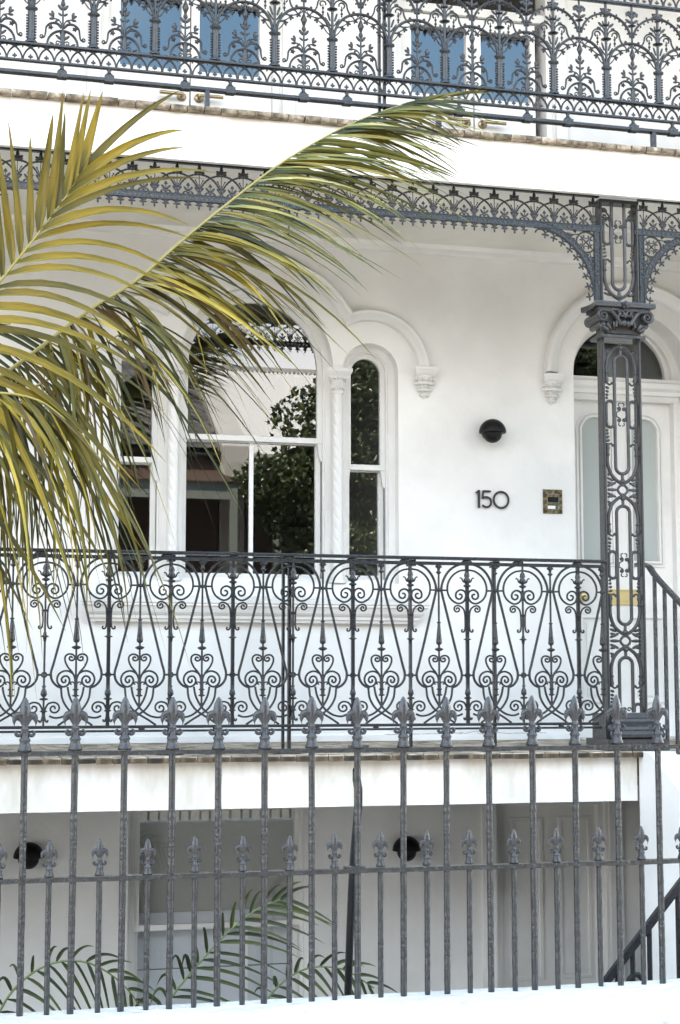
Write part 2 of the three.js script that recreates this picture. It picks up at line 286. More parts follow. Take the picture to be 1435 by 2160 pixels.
  // sash windows
  function sash(name, cx, hw, hwo, ys, meet, y0, mullion, label) {
    const w = sub(name, house); if (label) w.userData.label = label;
    part('frame', archRing(cx, hwo + 0.03, 2.26, ys, hw + 0.045, 2.33, ys, -0.24, -0.085), M.trim, w);
    part('frame_bead', archRing(cx, hw + 0.055, 2.30, ys, hw + 0.034, 2.335, ys, -0.13, -0.10), M.trim, w);
    const us = archPath(new THREE.Shape(), cx, hw + 0.036, meet - 0.02, ys, 28); us.holes.push(archPath(new THREE.Path(), cx, hw, meet + 0.018, ys, 28));
    part('upper_sash', extrude(us, -0.16, -0.122, 0.004), M.trim, w);
    part('lower_sash', [rectRing(cx - hw - 0.036, cx + hw + 0.036, 2.33, meet + 0.01, 0.036, -0.205, -0.166)], M.trim, w);
    if (mullion) part('glazing_bar', [bx(cx - 0.014, cx + 0.014, 2.36, meet - 0.02, -0.2, -0.172)], M.trim, w);
    for (const s of [-1, 1]) {   // curved horns below the meeting rail
      const h = new THREE.Shape(); const e = cx + s * (hw + 0.036), i = cx + s * (hw + 0.0015);
      h.moveTo(i, meet - 0.0205); h.lineTo(e, meet - 0.0205); h.lineTo(e, meet - 0.14); h.lineTo(e - s * 0.006, meet - 0.138); h.quadraticCurveTo(i + s * 0.012, meet - 0.12, i + s * 0.008, meet - 0.07); h.quadraticCurveTo(i + s * 0.008, meet - 0.05, i, meet - 0.0205);
      part('sash_horn', extrude(h, -0.158, -0.124, 0.003), M.trim, w);
    }
    part('pane', archPane(cx, hw + 0.012, meet + 0.005, ys, -0.142), M.glass, w);
    if (mullion) for (const s of [-1, 1]) part('pane', new THREE.ShapeGeometry(rectShape(cx + Math.min(0, s * (hw + 0.01)), cx + Math.max(0, s * (hw + 0.01)), 2.35, meet - 0.005)).translate(0, 0, -0.186), M.glass, w);
    else part('pane', new THREE.ShapeGeometry(rectShape(cx - hw - 0.01, cx + hw + 0.01, 2.35, meet - 0.005)).translate(0, 0, -0.186), M.glass, w);
  }
  sash('arched_window', 2.173, 0.441, 0.52, 3.752, 3.268, 2.365, true, 'wide arched sash window in the middle of three');
  sash('side_window', 2.954, 0.103, 0.195, 3.745, 3.10, 2.365, false, 'narrow arched sash window beside the bare white wall');
  sash('side_window', 1.392, 0.103, 0.195, 3.745, 3.10, 2.365, false, 'narrow arched sash window behind the palm leaves');

  // front door with fanlight
  const d = sub('front_door', house); d.userData.label = 'white panelled front door with two frosted panes and a half-round fanlight';
  part('frame', archRing(4.886, 0.47, 1.2, 3.80, 0.40, 1.27, 3.80, -0.32, -0.19), M.trim, d);
  const fl = archPath(new THREE.Shape(), 4.886, 0.402, 3.81, 3.812, 28); fl.holes.push(archPath(new THREE.Path(), 4.886, 0.36, 3.832, 3.834, 28));
  part('fanlight_frame', extrude(fl, -0.28, -0.235, 0.004), M.trim, d);
  part('fanlight', archPane(4.886, 0.37, 3.825, 3.83, -0.255), M.glass, d);
  part('transom', [runMould(4.45, 5.322, [[3.655, -0.25], [3.655, -0.19], [3.668, -0.18], [3.69, -0.165], [3.695, -0.14], [3.72, -0.135], [3.74, -0.11], [3.775, -0.10], [3.79, -0.12], [3.81, -0.125], [3.81, -0.25]], 0)], M.trim, d);
  const lf = rectShape(4.46, 5.31, 1.27, 3.66); for (const cx of [4.694, 5.077]) lf.holes.push(archPath(new THREE.Path(), cx, 0.102, 2.51, 3.435, 20));
  part('door_leaf', extrude(lf, -0.30, -0.255), M.trim, d);
  for (const cx of [4.694, 5.077]) {
    part('pane_moulding', [archRing(cx, 0.145, 2.465, 3.437, 0.128, 2.482, 3.437, -0.257, -0.243), archRing(cx, 0.12, 2.49, 3.437, 0.1, 2.51, 3.437, -0.29, -0.236, 0.006)], M.trim, d);
    part('frosted_pane', archPane(cx, 0.108, 2.5, 3.437, -0.272), M.frosted, d);
    part('panel', [rectRing(cx - 0.135, cx + 0.135, 1.5, 2.12, 0.022, -0.257, -0.238, 0.006), bx(cx - 0.085, cx + 0.085, 1.55, 2.07, -0.256, -0.246)], M.trim, d);
  }
  part('letter_plate', [rectRing(4.728, 5.02, 2.193, 2.305, 0.012, -0.257, -0.243, 0.003), bx(4.735, 5.013, 2.20, 2.298, -0.256, -0.249), bx(4.765, 4.985, 2.222, 2.276, -0.25, -0.243)], M.brass, d);
  part('door_knob', [new THREE.SphereGeometry(0.032, 16, 12).scale(1, 1, 0.8).translate(4.57, 2.25, -0.2), new THREE.CylinderGeometry(0.04, 0.04, 0.01, 18).rotateX(Math.PI / 2).translate(4.57, 2.25, -0.25), new THREE.CylinderGeometry(0.012, 0.012, 0.05, 10).rotateX(Math.PI / 2).translate(4.57, 2.25, -0.228)], M.brass, d);
  part('step', [bx(4.44, 5.34, 1.2, 1.268, -0.25, 0.06)], M.stone, d);

  // upper French doors
  function french(x0, x1, p, gap, label) {
    const f = sub('french_door', house); f.userData.label = label;
    part('frame', [rectRing(x0 - 0.01, x1 + 0.01, 4.79, 7.36, 0.05, -0.2, -0.03)], M.trim, f);
    part('architrave', [rectRing(x0 - 0.1, x1 + 0.1, 4.70, 7.45, 0.085, -0.005, 0.022)], M.trim, f);
    part('transom_bar', [bx(x0 + 0.04, x1 - 0.04, 6.34, 6.40, -0.16, -0.05)], M.trim, f);
    const mid = (p[0][1] + p[1][0]) / 2;
    [[x0 + 0.04, mid - 0.004, p[0]], [mid + 0.004, x1 - 0.04 - gap, p[1]]].forEach(([a, b, [g0, g1]], i) => {
      const s = rectShape(a, b, 4.82, 6.335); s.holes.push(rectPath(g0, g1, 5.755, 6.25));
      part('door_leaf', extrude(s, -0.14, -0.085, 0.004), M.trim, f);
      part('pane', new THREE.ShapeGeometry(rectShape(g0 - 0.01, g1 + 0.01, 5.745, 6.26)).translate(0, 0, -0.11), M.glass, f);
      part('panel', [rectRing(g0, g1, 4.93, 5.46, 0.03, -0.086, -0.07, 0.006)], M.trim, f);
      const hx = i ? mid + 0.06 : mid - 0.06;
      part('lever_handle', [turned([[0.032, 0], [0.032, 0.012], [0.02, 0.016]], 0, 0, 14).rotateX(Math.PI / 2).translate(hx, 5.565, -0.086), new THREE.CylinderGeometry(0.011, 0.011, 0.06, 10).rotateX(Math.PI / 2).translate(hx, 5.565, -0.05),
        new THREE.CylinderGeometry(0.013, 0.012, 0.16, 10).rotateZ(Math.PI / 2).translate(hx + (i ? 0.075 : -0.075), 5.565, -0.025)], M.handle, f);
    });
    part('transom_pane', new THREE.ShapeGeometry(rectShape(x0 + 0.03, x1 - 0.03, 6.39, 7.32)).translate(0, 0, -0.11), M.glass, f);
  }
  french(1.12, 2.32, [[1.246, 1.658], [1.781, 2.197]], 0, 'upper French doors nearer the palm, with brass levers');
  french(3.15, 4.31, [[3.282, 3.689], [3.799, 4.17]], 0.06, 'upper French doors above the column, with brass levers');

  // basement window and door
  const bw = sub('basement_window', house); bw.userData.label = 'basement sash window with a pale blind';
  part('frame', [rectRing(1.33, 2.58, -0.78, 0.93, 0.065, -0.25, -0.06)], M.trim, bw);
  part('frame_bead', [rectRing(1.39, 2.515, -0.72, 0.872, 0.022, -0.12, -0.075)], M.trim, bw);
  part('upper_sash', [rectRing(1.41, 2.497, 0.073, 0.86, 0.036, -0.14, -0.1)], M.trim, bw);
  part('lower_sash', [rectRing(1.41, 2.497, -0.70, 0.10, 0.036, -0.185, -0.145)], M.trim, bw);
  part('glazing_bar', [bx(2.14, 2.162, -0.67, 0.07, -0.18, -0.15)], M.trim, bw);
  part('sash_lock', [bx(2.165, 2.21, 0.112, 0.135, -0.135, -0.09), bx(2.2, 2.235, 0.125, 0.14, -0.125, -0.1)], M.brass, bw);
  part('pane', new THREE.ShapeGeometry(rectShape(1.43, 2.48, 0.1, 0.84)).translate(0, 0, -0.12), M.glass, bw);
  for (const [a, b] of [[1.43, 2.142], [2.16, 2.48]]) part('pane', new THREE.ShapeGeometry(rectShape(a, b, -0.68, 0.08)).translate(0, 0, -0.166), M.glass, bw);
  part('blind', [bx(1.4, 2.51, -0.72, -0.2, -0.275, -0.27), bx(1.4, 2.51, -0.195, 0.16, -0.285, -0.28)], M.blind, bw);
  part('shaded_blind', [bx(1.4, 2.51, 0.12, 0.9, -0.30, -0.295)], M.shaded_blind, bw);  // blind behind the upper sash, toned darker to stand in for shade
  const bd = sub('basement_door', house); bd.userData.label = 'white panelled basement door';
  part('frame', [rectRing(3.83, 4.63, -1.35, 0.865, 0.05, -0.16, -0.045)], M.trim, bd);
  part('architrave', [rectRing(3.72, 4.74, -1.4, 0.96, 0.1, -0.01, 0.018)], M.trim, bd);
  part('door_leaf', [bx(3.87, 4.59, -1.29, 0.82, -0.14, -0.1)], M.trim, bd);
  for (const [a, b] of [[3.955, 4.195], [4.305, 4.55]]) { part('panel', [rectRing(a, b, -0.35, 0.735, 0.03, -0.102, -0.089, 0.005)], M.trim, bd); part('panel', [rectRing(a, b, -1.1, -0.5, 0.03, -0.102, -0.089, 0.005)], M.trim, bd); }

  // verandas: boards, fascias, ceilings
  function deck(name, y, z1, mats, th, px, ends) {
    const f = sub(name, house);
    const s = new THREE.Shape(); s.moveTo(0, 0); s.lineTo(z1 - 0.012, 0); s.quadraticCurveTo(z1, 0.002, z1, th * 0.5); s.quadraticCurveTo(z1, th - 0.002, z1 - 0.012, th); s.lineTo(0, th);
    for (let i = 0; i < px.n; i++) {
      const x = px.x0 + i * px.w, dz = rr(-0.004, 0.004);
      const b = clean(new THREE.ExtrudeGeometry(s, { depth: px.w - rr(0.005, 0.011), bevelEnabled: true, bevelSize: 0.0015, bevelThickness: 0.0015, bevelSegments: 1, curveSegments: 3 }).rotateY(-Math.PI / 2));
      b.translate(px.w, 0, 0); boxUV(b);
      const uv = b.attributes.uv; for (let k = 0; k < uv.count; k++) uv.setXY(k, uv.getX(k) + i * 0.137, uv.getY(k) + i * 0.071);
      const m = part('floor_board', b, mats[Math.floor(rnd() * mats.length)], f); m.position.set(x, y - th + rr(-0.0015, 0.0015), dz);
      if (ends) part('board_end', [extrude(rectShape(0.002, px.w - rr(0.003, 0.008), -0.001 + rr(-0.003, 0.002), th - 0.006), 0, 0.012, 0.003)], any(ends), f).position.set(x, y - th, z1 - 0.002 + dz);
    }
  }
  deck('upper_veranda_floor', 4.803, 1.855, M.boardTop, 0.032, { x0: -1.64, w: 0.0945, n: 78 });
  deck('veranda_floor', 1.258, 1.852, M.boardPale, 0.03, { x0: -1.64, w: 0.089, n: 83 }, M.boardLow);
  part('upper_fascia', [bx(-1.64, 5.74, 4.503, 4.770, 1.775, 1.81)], M.fascia, house);
  part('lower_fascia', [bx(-1.64, 4.028, 0.977, 1.226, 1.745, 1.78)], M.fascia, house);
  part('veranda_ceiling', [bx(-1.64, 5.74, 4.635, 4.655, 0.0, 1.77)], M.ceiling, house);
  part('ceiling_batten', [bx(-1.64, 5.74, 4.612, 4.634, 0.73, 0.77)], M.trim, house);
  part('ceiling_batten', [bx(-1.64, 5.74, 4.612, 4.634, 1.38, 1.42)], M.trim, house);
  part('basement_soffit', [bx(-1.64, 5.74, 1.19, 1.222, -0.002, 1.742), ...Array.from({ length: 16 }, (_, i) => bx(-1.4 + i * 0.45, -1.35 + i * 0.45, 1.06, 1.189, 0, 1.74))], M.joist, house);
  part('skirting', [bx(-1.64, 4.42, 1.262, 1.30, 0.001, 0.018)], M.wall, house);
}

// ------------------------------------------------------------------ fittings on the walls
function wallLight(x, y, label) {
  const o = thing('wall_light', label, 'wall light', [x, y, 0.0], 'black dome wall lights');
  part('dome_shade', [new THREE.SphereGeometry(0.094, 28, 14, 0, Math.PI * 2, 0, Math.PI / 2).scale(1, 1, 0.92).translate(0, -0.012, 0.088), new THREE.CylinderGeometry(0.094, 0.09, 0.004, 28).scale(1, 1, 0.92).translate(0, -0.013, 0.088)], M.black, o);
  part('lamp_ball', [new THREE.SphereGeometry(0.065, 24, 16).translate(0, -0.018, 0.088)], M.black, o);
  part('back_plate', [new THREE.CylinderGeometry(0.05, 0.05, 0.02, 24).rotateX(Math.PI / 2).translate(0, 0.0, 0.01)], M.black, o);
}
wallLight(3.795, 3.352, 'black dome wall light on the white wall above the house number');
wallLight(3.17, 0.565, 'black dome wall light on the basement wall between window and door');
wallLight(0.735, 0.585, 'black dome wall light on the basement wall left of the basement window');
{
  const o = thing('house_number', 'black raised house number 150 on the white wall', 'house number', [3.695, 2.83, 0]);
  const z0 = 0.008, z1 = 0.022;
  const one = new THREE.Shape(); [[0.016, 0], [0.03, 0], [0.03, 0.122], [0.018, 0.122], [0.002, 0.108], [0.002, 0.098], [0.016, 0.104]].forEach(([x, y], i) => i ? one.lineTo(x, y) : one.moveTo(x, y));
  part('digit', extrude(one, z0, z1, 0.0015), M.digit, o);
  const five = rod([[0.108, 0.115], [0.056, 0.115]], 0.0072, { rad: 8, z: 0.015 }), f2 = rod([[0.056, 0.119], [0.050, 0.064]], 0.0072, { rad: 8, z: 0.015 });
  const f3 = rod([[0.050, 0.066], [0.062, 0.073], [0.080, 0.0755], [0.1, 0.067], [0.1105, 0.046], [0.106, 0.022], [0.088, 0.008], [0.066, 0.008], [0.048, 0.02]], 0.0072, { n: 26, rad: 8, z: 0.015 });
  part('digit', [five, f2, f3], M.digit, o);
  part('digit', rod(arc(0.184, 0.059, 0.0535, 0, 346, 36, 0.0555), 0.0074, { closed: true, rad: 8, z: 0.015 }), M.digit, o);
}
{
  const o = thing('door_intercom', 'mottled brass intercom plate on the wall beside the front door', 'intercom', [4.19, 2.806, 0]);
  part('plate', [extrude(rectShape(0, 0.14, 0, 0.166), 0, 0.012, 0.002)], M.bronze, o);
  part('camera_window', [bx(0.03, 0.108, 0.08, 0.113, 0.0115, 0.015)], M.black, o);
  part('bezel', [rectRing(0.024, 0.114, 0.026, 0.136, 0.005, 0.011, 0.018, 0.001)], M.chrome, o);
  part('sensor_bar', [bx(0.03, 0.108, 0.115, 0.131, 0.0115, 0.0145)], M.bronze, o);
  part('shelf', [bx(0.026, 0.112, 0.058, 0.078, 0.0115, 0.02)], M.chrome, o);
  part('name_card', [bx(0.03, 0.086, 0.032, 0.053, 0.0115, 0.0145)], M.card, o);
  part('bell_button', [bx(0.09, 0.109, 0.032, 0.053, 0.0115, 0.017)], M.chrome, o);
}

// ------------------------------------------------------------------ ground-floor balustrade (cast iron, lyre pattern)
const ZB = 1.7, RX = 0.680, PITCH = 0.337;
{
  const o = thing('veranda_balustrade', 'dark cast iron balustrade with rings and scrolls along the ground floor veranda', 'balustrade', [0, 0, ZB]);
  const X = (u) => u * 0.00052, Y = (v) => 2.354 - (v - 70) * 0.00049;
  const q = (pts) => pts.map(([u, v]) => [X(u), Y(v)]);
  const both = (pts, r, op) => [rod(q(pts), r, op), rod(mirX(q(pts)), r, op)];
  const tw = 0.0062;
  // ring motif (u measured from its spear)
  const loop = both([[0, 145], [90, 158], [190, 215], [262, 320], [293, 440], [282, 510], [232, 720], [160, 1030], [92, 1310], [67, 1415], [80, 1490], [130, 1550], [185, 1572]], tw * 1.15, { n: 54, flat: 1.25 });
  const ringPts = [[0, 214], [90, 232], [165, 285], [212, 362], [225, 445], [210, 515], [165, 575], [95, 606], [38, 580], [12, 520], [26, 468], [75, 448], [122, 480], [125, 535], [88, 556], [58, 530], [66, 500], [92, 500]];
  const ring = both(ringPts, tw * 0.95, { n: 60, flat: 1.2 });
  const crooks = both([...spiral(112, 672, 7, 43, 400, -95, 24), [74, 640], [44, 668], [28, 715], [24, 790], [25, 885], [36, 926], [56, 934], [66, 916], [54, 904]], tw * 0.85, { n: 54, flat: 1.1 });
  const foot = both([...spiral(102, 1790, 8, 68, 400, -115, 26), [44, 1742], [18, 1790], [8, 1850], [16, 1905], [30, 1935], [46, 1926], [40, 1912]], tw * 0.9, { n: 58, flat: 1.1 });
  const spear = [rod(q([[0, 110], [0, 1990]]), 0.0062, { rad: 6 }), disc(0, Y(402), X(44), 0.018), turned([[X(14), -0.02], [X(20), 0], [X(48), 0.006], [X(20), 0.013], [X(14), 0.03]], 0, Y(1030), 8), disc(0, Y(738), X(40), 0.012), disc(0, Y(455), X(20), 0.012),
    disc(0, Y(1690), X(46), 0.014), turned([[X(20), 0], [X(34), 0.012], [X(28), 0.03], [X(14), 0.045], [X(22), 0.055], [X(8), 0.062]], 0, Y(1665), 8), disc(0, Y(1820), X(40), 0.012)];
  const tulip = [turned([[X(14), 0], [X(34), 0.01], [X(40), 0.025], [X(24), 0.036], [X(34), 0.046], [X(26), 0.062], [0.001, 0.08]], 0, Y(380), 8, 0.8), ...both([[14, 362], [44, 350], [58, 318], [80, 304], [76, 316]], (t) => 0.006 - 0.003 * t, { n: 12 })];
  const boss = [rod(arc(0, Y(1430), 0.012, 0, 340, 14), 0.0055, { closed: true, rad: 6 }), rod(q([[-72, 1430], [-28, 1430]]), 0.0058), rod(q([[28, 1430], [72, 1430]]), 0.0058), disc(X(-46), Y(1430), 0.008, 0.01), disc(X(46), Y(1430), 0.008, 0.01)];
  const link = both([[225, 455], [322, 455]], 0.0058, {});
  // spindle motif (u measured from its spindle)
  const spindle = [turned([[0.001, 0.016], [X(26), 0.012], [X(42), 0], [X(18), -0.008], [X(16), -0.024], [X(33), -0.03], [X(14), -0.04]], 0, Y(190), 8), rod(q([[0, 200], [0, 1770]]), 0.006), disc(0, Y(455), X(27), 0.022), disc(0, Y(830), X(25), 0.012),
    turned([[X(13), 0], [X(17), -0.01], [X(24), -0.06], [X(34), -0.108], [X(28), -0.118], [X(14), -0.122]], 0, Y(835), 8), disc(0, Y(1135), X(50), 0.018), turned([[X(30), 0], [X(15), 0.02]], 0, Y(1155), 8),
    rod(q([[0, 1470], [0, 1660]]), 0.0105), disc(0, Y(1590), X(34), 0.012), disc(0, Y(1655), X(38), 0.012)];
  const heart = both([...spiral(49, 1250, 6, 40, -560, -95, 22), [78, 1208], [108, 1232], [112, 1275], [84, 1345], [40, 1400], [4, 1470]], tw * 0.9, { n: 52, flat: 1.15 });
  const volute = both([[4, 1490], [30, 1420], [95, 1388], [160, 1412], [188, 1465], [178, 1525], [130, 1560], [80, 1540], [62, 1490], [85, 1448], [125, 1450], [145, 1485], [125, 1515], [100, 1500], [108, 1480]], tw * 0.95, { n: 56, flat: 1.15 });
  const curl = both([[8, 1570], [16, 1520], [38, 1508], [56, 1520], [50, 1534], [40, 1528]], tw * 0.7, { n: 14 });
  const oval = [...both([[-148, 1570], [-132, 1690], [-70, 1800], [0, 1858], [90, 1915], [175, 1975]], tw, { n: 26, flat: 1.2 }), ...both([[-82, 1560], [-62, 1660], [-10, 1765], [40, 1825], [120, 1878], [210, 1892], [262, 1872]], tw, { n: 26, flat: 1.2 })];
  const A = {
    lyre: merge(loop), ring: merge([...ring, ...link]), scroll: merge([...crooks, ...foot]), spear: merge([...spear, ...tulip, ...boss]),
    spindle: merge(spindle), heart: merge(heart), volute: merge([...volute, ...curl]), oval: merge(oval),
  };
  const mk = (g, n, k) => part(n, A[k], M.iron, g);
  for (let i = -1; i < 10; i++) {
    const g = sub('ring_panel', o, [RX + i * PITCH + rr(-0.002, 0.002), rr(-0.0015, 0.0015), rr(-0.002, 0.002)]); g.rotation.y = rr(-0.02, 0.02);
    mk(g, 'lyre_strap', 'lyre'); mk(g, 'ring', 'ring'); mk(g, 'scroll', 'scroll'); mk(g, 'spear', 'spear');
    if ((i + 10) % 2 === 1) part('joint', [bx(-0.0095, -0.0015, 1.41, 2.325, -0.008, 0.008), bx(0.0015, 0.0095, 1.41, 2.325, -0.008, 0.008)], M.iron, g);
  }
  for (let i = -1; i < 10; i++) {
    const g = sub('spindle_panel', o, [0.8475 + i * PITCH, 0, 0]);
    if (i === 9) g.position.x = 3.862;
    mk(g, 'spindle', 'spindle'); mk(g, 'heart', 'heart'); mk(g, 'volute', 'volute'); mk(g, 'oval', 'oval');
    if (i === 9) for (const c of [...g.children]) if (c.name !== 'spindle') {   // the last panel is cut where it meets the column
      const s = c.geometry.clone(), p = s.attributes.position, keep = []; for (let t = 0; t < p.count; t += 3) if (p.getX(t) < 0.004 && p.getX(t + 1) < 0.004 && p.getX(t + 2) < 0.004) keep.push(t, t + 1, t + 2);
      s.setIndex(keep); c.geometry = s.toNonIndexed();
    }
  }
  part('handrail', [extrude(rectShape(0.06, 3.892, 2.336, 2.354), -0.022, 0.022, 0.004)], M.iron, o);
  part('top_rail', [extrude(rectShape(0.06, 3.872, 2.306, 2.325), -0.01, 0.01, 0.003)], M.iron, o);
  part('bottom_rail', [extrude(rectShape(0.06, 3.83, 1.404, 1.42), -0.01, 0.01, 0.003)], M.iron, o);
  part('foot_rail', [extrude(rectShape(0.06, 3.845, 1.384, 1.396), -0.012, 0.012, 0.003)], M.iron, o);
  for (let i = -1; i < 10; i++) part('rail_saddle', [turned([[0.02, 2.32], [0.034, 2.328], [0.02, 2.337]], RX + i * PITCH - (i % 2 ? 0 : 0.03), 0, 8, 0.5)], M.iron, o);
  for (const x of [1.2, 1.6, 2.16, 2.5, 3.13, 3.6]) part('rail_lug', [turned([[0.008, 1.393], [0.018, 1.398], [0.016, 1.405]], x, 0, 8, 0.6)], M.iron, o);
  const stay = (x, w) => part('stanchion', [bx(x - w, x - w + 0.014, 1.27, 2.336, -0.075, -0.05), ...(w > 0.01 ? [bx(x + w - 0.016, x + w, 1.27, 2.336, -0.05, -0.02)] : []), bx(x - 0.075, x + 0.075, 1.259, 1.27, -0.085, -0.01), bx(x - 0.02, x + 0.02, 2.3, 2.335, -0.075, -0.01)], M.iron, o);
  stay(2.0, 0.022); stay(2.72, 0.007); stay(3.22, 0.007); stay(1.355, 0.007);
}

// ------------------------------------------------------------------ upper balustrade (two tiers of cusped arches)
{
  const UP = 0.3405, U0 = 0.546;
  const o = thing('upper_balustrade', 'lacy cast iron balustrade of two-tier cusped arches on the upper veranda', 'balustrade', [0, 0, ZB]);
  const Yb = 5.127;                                             // top of the arcaded band
  const mir = (f) => [...f(1), ...f(-1)];
  // pier: octagonal shaft with beaded sides, capital, branches, upper shaft, ornaments of the second tier
  const pier = [turned([[0.034, 0], [0.034, 0.008], [0.024, 0.016], [0.021, 0.03], [0.019, 0.16], [0.021, 0.168], [0.021, 0.176], [0.018, 0.18], [0.034, 0.189], [0.034, 0.199], [0.016, 0.206], [0.013, 0.23]], 0, Yb, 8, 0.75), rod([[0, Yb + 0.22], [0, Yb + 0.60]], 0.0085, { rad: 7 })];
  for (let i = 0; i < 9; i++) pier.push(...mir((s) => [ball(s * 0.024, Yb + 0.03 + i * 0.0155, 0.0062)]));
  pier.push(disc(0, Yb + 0.375, 0.033, 0.014), disc(0, Yb + 0.462, 0.022, 0.012), disc(0, Yb + 0.52, 0.02, 0.01));
  const crest = mir((s) => [
    rod([[s * 0.005, Yb + 0.385], [s * 0.02, Yb + 0.42], [s * 0.05, Yb + 0.435], [s * 0.082, Yb + 0.418], [s * 0.092, Yb + 0.38], [s * 0.112, Yb + 0.352], [s * 0.13, Yb + 0.362]], 0.0055, { n: 20, flat: 1.1 }), ball(s * 0.127, Yb + 0.37, 0.009),
    rod(arc(s * 0.056, Yb + 0.402, 0.017, s > 0 ? -60 : 240, s > 0 ? 200 : -20, 12), 0.005), ball(s * 0.056, Yb + 0.377, 0.008), rod([[s * 0.056, Yb + 0.398], [s * 0.056, Yb + 0.352]], 0.0035), ball(s * 0.056, Yb + 0.352, 0.0085), ball(s * 0.056, Yb + 0.338, 0.0055),
    rod([[0, Yb + 0.39], [s * 0.014, Yb + 0.44], [s * 0.034, Yb + 0.468]], 0.0045, { n: 8 }), petal(s * 0.02, Yb + 0.45, 90 - s * 48, 0.042, 0.018), petal(s * 0.014, Yb + 0.455, 90 - s * 12, 0.036, 0.014), petal(s * 0.03, Yb + 0.44, 90 - s * 80, 0.03, 0.014),
    petal(s * 0.012, Yb + 0.30, 90 - s * 18, 0.06, 0.015, 0.008), petal(s * 0.006, Yb + 0.27, 90 - s * 35, 0.07, 0.012, 0.008),
    petal(s * 0.004, Yb + 0.53, 90 - s * 40, 0.05, 0.02), petal(s * 0.004, Yb + 0.53, 90 - s * 75, 0.04, 0.018),
  ]);
  const h = UP / 2;
  // lower arch between two piers (local x from -h to h, centred on the bay)
  const arch1 = [rod([[-h + 0.012, Yb + 0.205], ...arc(0, Yb + 0.205, h - 0.010, 180, 0, 30, h - 0.012).slice(1, -1), [h - 0.012, Yb + 0.205]], 0.0085, { rad: 7, flat: 1.3 })];
  for (const s of [-1, 1]) for (const a of [22, 43, 64]) {
    const t = a * Math.PI / 180, R = h - 0.012, px = s * R * Math.cos(t), py = Yb + 0.205 + R * Math.sin(t);
    const ex = px - s * 0.036 * Math.cos(t - 0.75), ey = py - 0.036 * Math.sin(t - 0.75) - 0.012;
    arch1.push(rod([[px, py], [(px + ex) / 2 - s * 0.004, (py + ey) / 2 + 0.007], [ex, ey]], 0.0042, { n: 8 }));
    const da = s > 0 ? 180 + a - 30 : -a + 30; for (const k of [-75, 0, 75]) arch1.push(petal(ex - s * 0.002, ey, da + k, 0.021, 0.014, 0.012));
    const p2x = s * R * Math.cos(t - 0.32), p2y = Yb + 0.205 + R * Math.sin(t - 0.32); arch1.push(rod([[ex, ey], [(ex + p2x) / 2 + s * 0.002, (ey + p2y) / 2 - 0.008], [p2x, p2y]], 0.0038, { n: 6 }));
  }
  arch1.push(...mir((s) => [rod(spiral(s * 0.017, Yb + 0.205 + h - 0.034, 0.011, 0.003, s > 0 ? 60 : 120, s > 0 ? 400 : -220, 12), 0.0038)]));
  // bay finial: drop, leaves, palmette and the small arch at the foot
  const fin = [rod([[0, Yb + 0.205 + h - 0.02], [0, Yb + 0.09]], 0.006), turned([[0.006, -0.04], [0.012, -0.02], [0.02, 0], [0.012, 0.02], [0.006, 0.035]], 0, Yb + 0.292, 4), turned([[0.006, 0], [0.014, 0.012], [0.010, 0.03]], 0, Yb + 0.222, 4)];
  fin.push(...mir((s) => [petal(s * 0.003, Yb + 0.20, 90 - s * 38, 0.042, 0.019), petal(s * 0.003, Yb + 0.168, 90 - s * 55, 0.03, 0.015), petal(s * 0.05, Yb + 0.166, 90 - s * 20, 0.032, 0.018), petal(s * 0.046, Yb + 0.160, 90 - s * 62, 0.036, 0.018), petal(s * 0.042, Yb + 0.152, 90 - s * 100, 0.034, 0.017), petal(s * 0.02, Yb + 0.15, 90 - s * 130, 0.03, 0.014),
    rod([[s * 0.004, Yb + 0.115], [s * 0.02, Yb + 0.142], [s * 0.05, Yb + 0.152]], 0.004, { n: 8 }),
    rod([[s * 0.005, Yb + 0.10], [s * 0.03, Yb + 0.122], [s * 0.062, Yb + 0.122], [s * 0.088, Yb + 0.1], [s * 0.093, Yb + 0.068], [s * 0.1, Yb + 0.04], [s * 0.118, Yb + 0.032]], (t) => 0.0085 - 0.004 * t, { n: 24, flat: 0.9 }), rod(spiral(s * 0.113, Yb + 0.043, 0.0115, 0.003, s > 0 ? -90 : 270, s > 0 ? 300 : -120, 14), 0.0042),
    ball(s * 0.066, Yb + 0.098, 0.008, 0.006), ...[0, 72, 144, 216, 288].map((k) => petal(s * 0.066, Yb + 0.098, k, 0.016, 0.011, 0.01, 0.003)),
    petal(s * 0.004, Yb + 0.03, 90 - s * 50, 0.046, 0.017), petal(s * 0.002, Yb + 0.045, 90 - s * 22, 0.035, 0.012), rod(spiral(s * 0.026, Yb + 0.012, 0.014, 0.003, s > 0 ? 160 : 20, s > 0 ? -200 : 380, 14), 0.004), petal(s * 0.045, Yb + 0.004, 90 - s * 70, 0.03, 0.012)]),
    rod(arc(0, Yb, 0.083, 0, 180, 22), 0.0072, { flat: 1.3 }), turned([[0.012, 0], [0.016, 0.04], [0.012, 0.075]], 0, Yb + 0.005, 6, 0.7), turned([[0.018, 0], [0.006, 0.03]], 0, Yb, 6, 0.7));
  // second-tier arch, centred on the piers, springing from the crown of the first
  const arch2 = [rod(arc(0, Yb + 0.38, h - 0.008, 8, 172, 30, 0.155), 0.0075, { rad: 7, flat: 1.3 })];
  for (let i = 0; i < 13; i++) { const a = (18 + i * 12) * Math.PI / 180; arch2.push(ball((h - 0.022) * Math.cos(a), Yb + 0.38 + 0.141 * Math.sin(a), 0.0062)); if (i % 2 === 0) arch2.push(ball((h + 0.005) * Math.cos(a), Yb + 0.38 + 0.168 * Math.sin(a), 0.0065)); }
